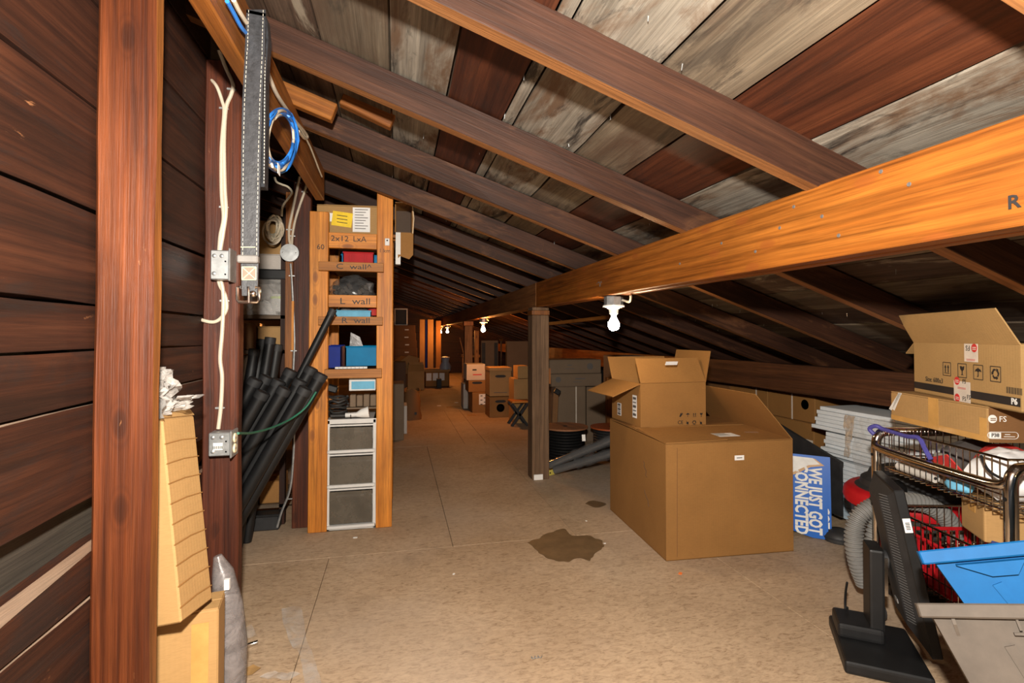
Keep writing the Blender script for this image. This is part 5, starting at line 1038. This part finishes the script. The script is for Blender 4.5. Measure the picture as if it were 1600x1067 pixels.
# totes, tipped back so that their rims point at the eye
def tote(label, pl, pr, zc, wd, d, h, mat, holes=None, rib=6, k=.78):
    E = Vector((0, 0, EYE)); corner = at(*pl, zc); y = (corner - E).normalized(); x = at(*pr, zc) - corner; x = (x - y*x.dot(y)).normalized()
    M = fr(corner, x, y) @ Matrix.Translation((wd/2, d/2, -h)); t = thing('storage_tote', label, 'tote', M=M); tk = .005; e = .016
    o = [(-wd/2 + e, -d/2 + e), (wd/2 - e, -d/2 + e), (wd/2 - e, d/2 - e), (-wd/2 + e, d/2 - e)]
    vs = [(a*k, b_*k, 0) for a, b_ in o] + [(a, b_, h) for a, b_ in o] + [(a - math.copysign(tk, a), b_ - math.copysign(tk, b_), h) for a, b_ in o] + [(a*k - math.copysign(tk, a), b_*k - math.copysign(tk, b_), tk) for a, b_ in o]
    fs = [(3, 2, 1, 0), (12, 13, 14, 15)]
    for i in range(4): j = (i+1) % 4; fs += [(i, j, 4+j, 4+i), (4+i, 4+j, 8+j, 8+i), (8+i, 8+j, 12+j, 12+i)]
    obj('tub', MB().add(vs, fs), mat, t)
    b = MB()
    for s in (-1, 1): b.box((0, s*(d/2 - .008), h - .014), (wd, .016, .028)); b.box((s*(wd/2 - .008), 0, h - .014), (.016, d - .032, .028))
    obj('rim', b, mat, t, bevel=.003)
    f = lambda a, z: Vector((a*(k + (1-k)*z/h), -(d/2 - e)*(k + (1-k)*z/h), z))
    nn = Vector((0, -1, -.25)).normalized()*.014
    if rib:
        for i in range(9):
            q = f(wd*(-.23 + .085*i), h - .052); obj('rib', MB().prism([(.004, 0), (-.013, .004), (-.013, .026), (.004, .026)], .004, fr(q, (0, 1, 0), (0, 0, 1))), mat, t)
        obj('ledge', MB().bar(f(-wd*.25, h - .054) + Vector((0, -.006, 0)), f(wd*.49, h - .054) + Vector((0, -.006, 0)), .016, .005), mat, t)
        q = f(-wd*.43, h - .07); obj('rib', MB().prism([(.004, 0), (-.013, .03), (-.013, .045), (.004, .045)], .006, fr(q, (0, 1, 0), (0, 0, 1))), mat, t)
    for (a0, a1, z0, z1, ins) in (((-.40, -.16, .032, .058, .05), (.0, .4, .032, .064, .05)) if not rib else ((-.21, .32, .056, .085, .03),)):
        p0 = [f(wd*a0, h - z0), f(wd*a1, h - z0), f(wd*a1 - ins*.5, h - z1), f(wd*a0 + ins, h - z1)]
        obj('grip_panel', MB().add(p0 + [q + nn for q in p0], [(4, 7, 6, 5), (0, 1, 5, 4), (1, 2, 6, 5), (2, 3, 7, 6), (3, 0, 4, 7)]), mat, t)
    for a in ((-.30, .2) if not rib else (-.28, -.06, .3)):
        q0, q1 = f(wd*a, h - .075), f(wd*(a*.9 + .02), .006); obj('brace', MB().bar(q0 + nn*.1, q1 + nn*.1, .018, .008, up=(0, -1, -.2)), mat, t)
    if holes:
        pts = [(-.15, .060), (.16, .060), (.15, .074), (.11, .080), (-.08, .080), (-.13, .074)]
        obj('grip_hole', MB().add([f(wd*a, h - z) + nn*1.06 for a, z in pts], [tuple(range(len(pts)))[::-1]]), holes, t)
    return t
bt = tote('bright blue plastic tote nested in the grey tote', (1434, 861), (1600, 844), 1.16, .50, .30, .21, BLUE, rib=0)
gt = tote('grey plastic tote with ribbed rim holding the blue tote', (1431, 942), (1600, 943), 1.13, .56, .34, .27, GREYT, holes=NAVY)
q = wm(gt) @ Vector((0, .05, 0)); t = blob('mesh_bag', 'dark dusty mesh bag slumped on the floor under the grey tote', 'bag', (q.x - .02, q.y + .0, 0), (.22, .15, .09), RUBBER, 8, -YAW)
# ================================================================ far end of the attic
def far(label, px0, px1, pyt, pyb, Y, d, mat, **k): return carton_y(label, px0, px1, pyt, pyb, Y, d, mat, **{'tape': None, **k})
t = far('orange-lit file box with a hand hole, upper of the pair beside the square post', 765, 799, 579, 619, 6.8, .36, C_BOX2, hole=True); w_ = .3
zt_ = onY(782, 619, 6.8).z
rect(t, 'print_line', side('f', .3, .36, .3, 0, .05), .18, .008, P_GPRINT); obj('lid', MB().box((0, 0, onY(782, 579, 6.8).z - zt_ + .02), (.31, .37, .04)), C_BOX2, t)
t = far('file box with a white badge, lower of the pair on the floor', 765, 799, 620, 652, 6.8, .36, C_BOX, Z0=0, hole=True); obj('badge', MB().lathe([(0, .001), (.055, .001)], 20, (0, -.181, .13), Matrix.Rotation(pi/2, 3, 'X')), P_INK, t); obj('badge', MB().lathe([(0, .004), (.038, .004)], 20, (0, -.181, .13), Matrix.Rotation(pi/2, 3, 'X')), P_WPRINT, t)
t = far('brown carton with a white sticker sheet at the foot of the left file pile', 738, 762, 613, 643, 7.3, .4, C_BOX, Z0=0); rect(t, 'sticker_sheet', side('f', .22, .4, .25, .045, .19), .12, .15, P_LBL)
for k in range(6): rect(t, 'label_line', side('f', .22, .4, .25, .02 + .05*(k % 2), .24 - .03*k, .0022), .03, .014, P_GPRINT)
z7 = onY(750, 613, 7.3).z
far('orange carton with a dark slot in the middle of the left file pile', 732, 759, 594, 612.5, 7.36, .36, C_BOX, Z0=z7 + .001, hole=True); z8 = onY(745, 594, 7.36).z
t = far('white printed carton topping the left file pile', 729, 758, 569, 593, 7.36, .36, C_WHITE, Z0=z8 + .001); rect(t, 'print_line', side('f', .25, .36, .2, -.02, .15), .06, .02, P_INK); rect(t, 'print_line', side('f', .25, .36, .2, .02, .08), .13, .015, P_RED)
far('white printed carton low behind the left file pile', 724, 731, 600, 640, 7.75, .3, C_WHITE, Z0=0)
far('orange carton leaning against the pile next to the square post', 803, 826, 592, 655, 6.3, .3, C_BOX2, Z0=0); far('small tan carton on the orange one next to the square post', 809, 826, 572, 591, 6.32, .26, C_BOX2, Z0=onY(812, 591.5, 6.3).z)
q = onZ(806, 664); t = thing('folding_stool', 'black folding stool frame with a wooden top by the square post', 'stool', (q.x + .03, q.y, 0))
for s in (-1, 1):
    obj('leg', MB().bar((-.10*s, -.08, .0), (.10*s, -.08, .28), .035, .03), MATT, t); obj('leg', MB().bar((-.10*s, .12, .0), (.10*s, .12, .28), .035, .03), MATT, t)
obj('seat', MB().box((.02, .02, .295), (.24, .26, .02)), W_PINE, t)
far('tall grey carton at the corner of the aisle behind the shelf rack', 604, 631, 600, 686, 5.55, .4, C_GREY, Z0=0)
t = far('white-edged slim carton standing beside the tall grey one', 631, 636, 634, 672, 5.9, .3, C_WHITE, Z0=0)
q = onZ(643, 655); t = thing('paper_bag', 'sagging brown paper sack in the aisle beyond the grey carton', 'bag', (q.x, q.y, 0)); b = MB(); vs = []
for j in range(9):
    for i in range(16):
        a = 2*pi*i/16; k = 1 + .14*noise.noise(Vector((cos(a)*2, sin(a)*2, j*.5))); vs.append((.13*k*cos(a)*(1 - .03*j), .1*k*sin(a), .048*j + (.03*sin(3*a) if j == 8 else 0)))
b.add(vs, [(j*16+i, j*16+(i+1) % 16, (j+1)*16+(i+1) % 16, (j+1)*16+i) for j in range(8) for i in range(16)], 0, True); obj('sack', b, C_BOX3, t); obj('fold', MB().tube([(cos(a)*.11, sin(a)*.09, .384 + .02*sin(3*a)) for a in [2*pi*i/16 for i in range(17)]], .005, 5), C_BOX, t)
obj('plug', MB().box((.05, -.1, .09), (.03, .02, .03)), BLACK, t)
far('dark open-sided carton by the aisle at the far end', 604, 634, 566, 605, 9.6, .5, C_DARK, Z0=0)
t = far('orange carton with a dark open top at the far end of the aisle', 637, 663, 580, 604, 10.6, .4, C_BOX2, Z0=0, flaps={'l': 100, 'b': 95, 'f': 130}); 
t = thing('storage_tote', 'long tan bin with three white labels at the far end of the aisle', 'tote', ((onY(664, 600, 11.2).x + onY(702, 600, 11.2).x)/2, 11.5, 0)); w_ = onY(702, 600, 11.2).x - onY(664, 600, 11.2).x; h_ = onY(680, 579, 11.2).z
b = MB(); tk = .01
for s in (-1, 1): b.box((s*(w_ - tk)/2, 0, h_/2), (tk, .6, h_)); b.box((0, s*(.6 - tk)/2, h_/2), (w_, tk, h_))
b.box((0, 0, tk/2), (w_, .6, tk)); obj('tub', b, C_BOX, t); b = MB(); b.tube([(-w_/2, -.3, h_), (w_/2, -.3, h_), (w_/2, .3, h_), (-w_/2, .3, h_), (-w_/2, -.3, h_)], .022, 6); obj('rim', b, C_BOX2, t)
for k in range(3): rect(t, 'paper_label', side('f', w_, .6, h_, -w_*.34 + k*.14, h_*.62), .11, .16, P_LBL)
obj('contents', MB().box((0, 0, h_*.5), (w_ - .03, .56, h_*.8)), C_BOX3, t)
tag(obj('plastic_bag', MB().lathe([(.001, .0), (.12, .0), (.13, .1), (.08, .2), (.1, .3), (.001, .32)], 12, (onY(696, 560, 11.5).x, 11.5, h_*.9 + .012)), plain('pale_bag', (.3, .34, .4), .4)), 'pale and blue plastic bag standing in the tan bin', 'bag')
far('low dark box in front of the long tan bin', 683, 690, 592, 604, 10.9, .2, MATT, Z0=0, tape=None)
for i, (a, b_, yt, m, lab) in enumerate(((655.5, 663.5, 499, C_BOX2, 'tall slim tan carton standing at the far end, next to the flat boxes'), (668, 677, 499, C_BOX2, 'tall slim tan carton standing at the far end, middle of three'), (681, 689, 501, C_BOX, 'tall slim brown carton standing at the far end, nearest the small bulb'))): far(lab, a, b_, yt, 592, 12.3 + .02*i, .12, m, Z0=0)
far('dark blue upright case between two tall slim cartons at the far end', 664.5, 667.5, 500, 592, 12.35, .1, NAVY, Z0=0, tape=None)
far('brown carton carrying the flat boxes at the far end', 612, 652, 556, 590, 12.0, .5, C_BOX3, Z0=0); zc = onY(632, 556, 12.0).z
t = thing('cardboard_sheet', 'bent sheet of tan cardboard leaning on the far carton', 'cardboard', (onY(635, 560, 11.3).x, 11.3, 0)); obj('sheet', MB().prism([(-.28, 0), (.2, .05), (.28, .38), (.05, .45), (-.26, .22)], .01, fr((0, 0, .25), (1, 0, 0), (0, .3, 1))), C_BOX2, t); obj('fold', MB().prism([(-.26, .22), (.05, .45), (-.1, .5), (-.3, .34)], .01, fr((0, .02, .27), (1, 0, 0), (0, .8, 1))), C_BOX, t); obj('prop', MB().box((0, .1, .12), (.3, .06, .24)), C_BOX3, t)
for i, (y0_, y1_, a, b_) in enumerate(((544, 555.5, 612, 652), (532, 543.5, 614, 651), (520, 531.5, 613, 650), (508, 519.5, 615, 649))):
    z0_ = onY(632, y1_, 12.0).z; t = far(('flat brown box at the bottom of the far pile of four', 'flat brown box second from the bottom of the far pile', 'flat brown box second from the top of the far pile', 'flat brown box topping the far pile of four')[i], a, b_, y0_, y1_, 12.0, .5, C_BOX3, Z0=zc + .002 + i*.1725); rect(t, 'white_label', side('f', .5, .5, .17, .05, .08), .09, .025, P_LBL)
q = zc + .002 + 4*.1725 + .005; a, b_ = onY(617, 500, 12.2), onY(636, 500, 12.2); t = thing('picture_frame', 'pale thin frame with a dark pane standing on the far flat boxes', 'frame', ((a.x + b_.x)/2, 12.2, q)); w_ = b_.x - a.x; h_ = .40
for s in (-1, 1): obj('frame_bar', MB().box((s*w_/2, 0, h_/2), (.025, .02, h_)), P_WTAPE, t); obj('frame_bar', MB().box((0, 0, h_/2 + s*(h_/2 - .0125)), (w_ - .026, .02, .025)), P_WTAPE, t)
obj('pane', MB().box((0, .004, h_/2), (w_ - .026, .006, h_ - .05)), P_INK, t)
far('large grey board carton standing behind the file boxes under the eave', 792, 830, 533, 612, 8.9, .12, C_GREY, Z0=0)
t = thing('framed_panel', 'dark framed panel standing behind the warm nearest bulb', 'panel', ((onY(752, 560, 9.2).x + onY(778, 560, 9.2).x)/2, 9.2, 0)); w_ = onY(778, 560, 9.2).x - onY(752, 560, 9.2).x; h_ = onY(765, 532, 9.2).z
obj('sheet', MB().box((0, 0, h_/2), (w_, .02, h_)), C_GREY, t)
for s in (-1, 1): obj('frame_bar', MB().box((s*(w_/2 - .04), -.015, h_*.6), (.06, .02, h_*.72)), MATT, t)
obj('lower_panel', MB().box((0, -.014, h_*.36), (w_*.8, .012, h_*.2)), MATT, t)
a = onY(783, 560, 8.7); t = thing('floor_lamp', 'thin dark metal pole with a bright cap standing under the eave', 'pole', (a.x, 8.7, 0)); hh = onY(786, 533, 8.7).z; obj('pole', MB().tube([(0, 0, .01), (0, 0, hh)], .014, 8), CHROME, t); obj('cap', MB().lathe([(.02, 0), (.04, .04), (.001, .05)], 12, (0, 0, hh)), CHROME, t); obj('base', MB().lathe([(.001, 0), (.12, 0), (.12, .015), (.001, .02)], 18), MATT, t)
a, b_ = onY(724, 560, 10.2), onY(746, 560, 10.2); t = thing('wooden_frame', 'orange-lit open wooden frame beyond the second square post', 'frame', ((a.x + b_.x)/2, 10.2, 0)); w_ = b_.x - a.x; h_ = onY(735, 556, 10.2).z
for s in (-1, 1): obj('leg', MB().box((s*w_/2, 0, (h_ - .03)/2), (.05, .05, h_ - .03)), W_PINE, t)
obj('top_bar', MB().box((0, 0, h_), (w_ + .06, .3, .05)), W_PINE, t)
t = thing('leaning_board', 'pale slanted board leaning on the wooden frame at the far end', 'board', ((a.x + b_.x)/2, 10.3, h_ + .026)); obj('board', MB().bar((-.12, 0, .0), (-.2, .02, .34), .03, .02), W_PINE, t); obj('panel', MB().prism([(-.02, .0), (.12, 0), (.14, .36), (.0, .32)], .02, fr((0, .1, 0), (1, 0, 0), (0, .1, 1))), W_ORANGE, t)
for i, (px, py, s, m, lab) in enumerate(((686, 634, .03, P_LBL, 'small white paper scrap in the middle of the aisle'), (713, 629, .03, P_LBL, 'white scrap at the foot of the second square post'), (737, 649, .06, C_BOX2, 'tan cardboard scrap before the left file pile'), (708, 636, .1, C_BOX2, 'flat tan cardboard piece by the second square post'))):
    q = onZ(px, py); o = obj('paper_scrap', MB().prism([(-s, -s*.6), (s, -s*.7), (s*1.1, s*.5), (0, s*.8), (-s, s*.6)], .004, Matrix.Translation(q)), m); tag(o, lab, 'scrap')
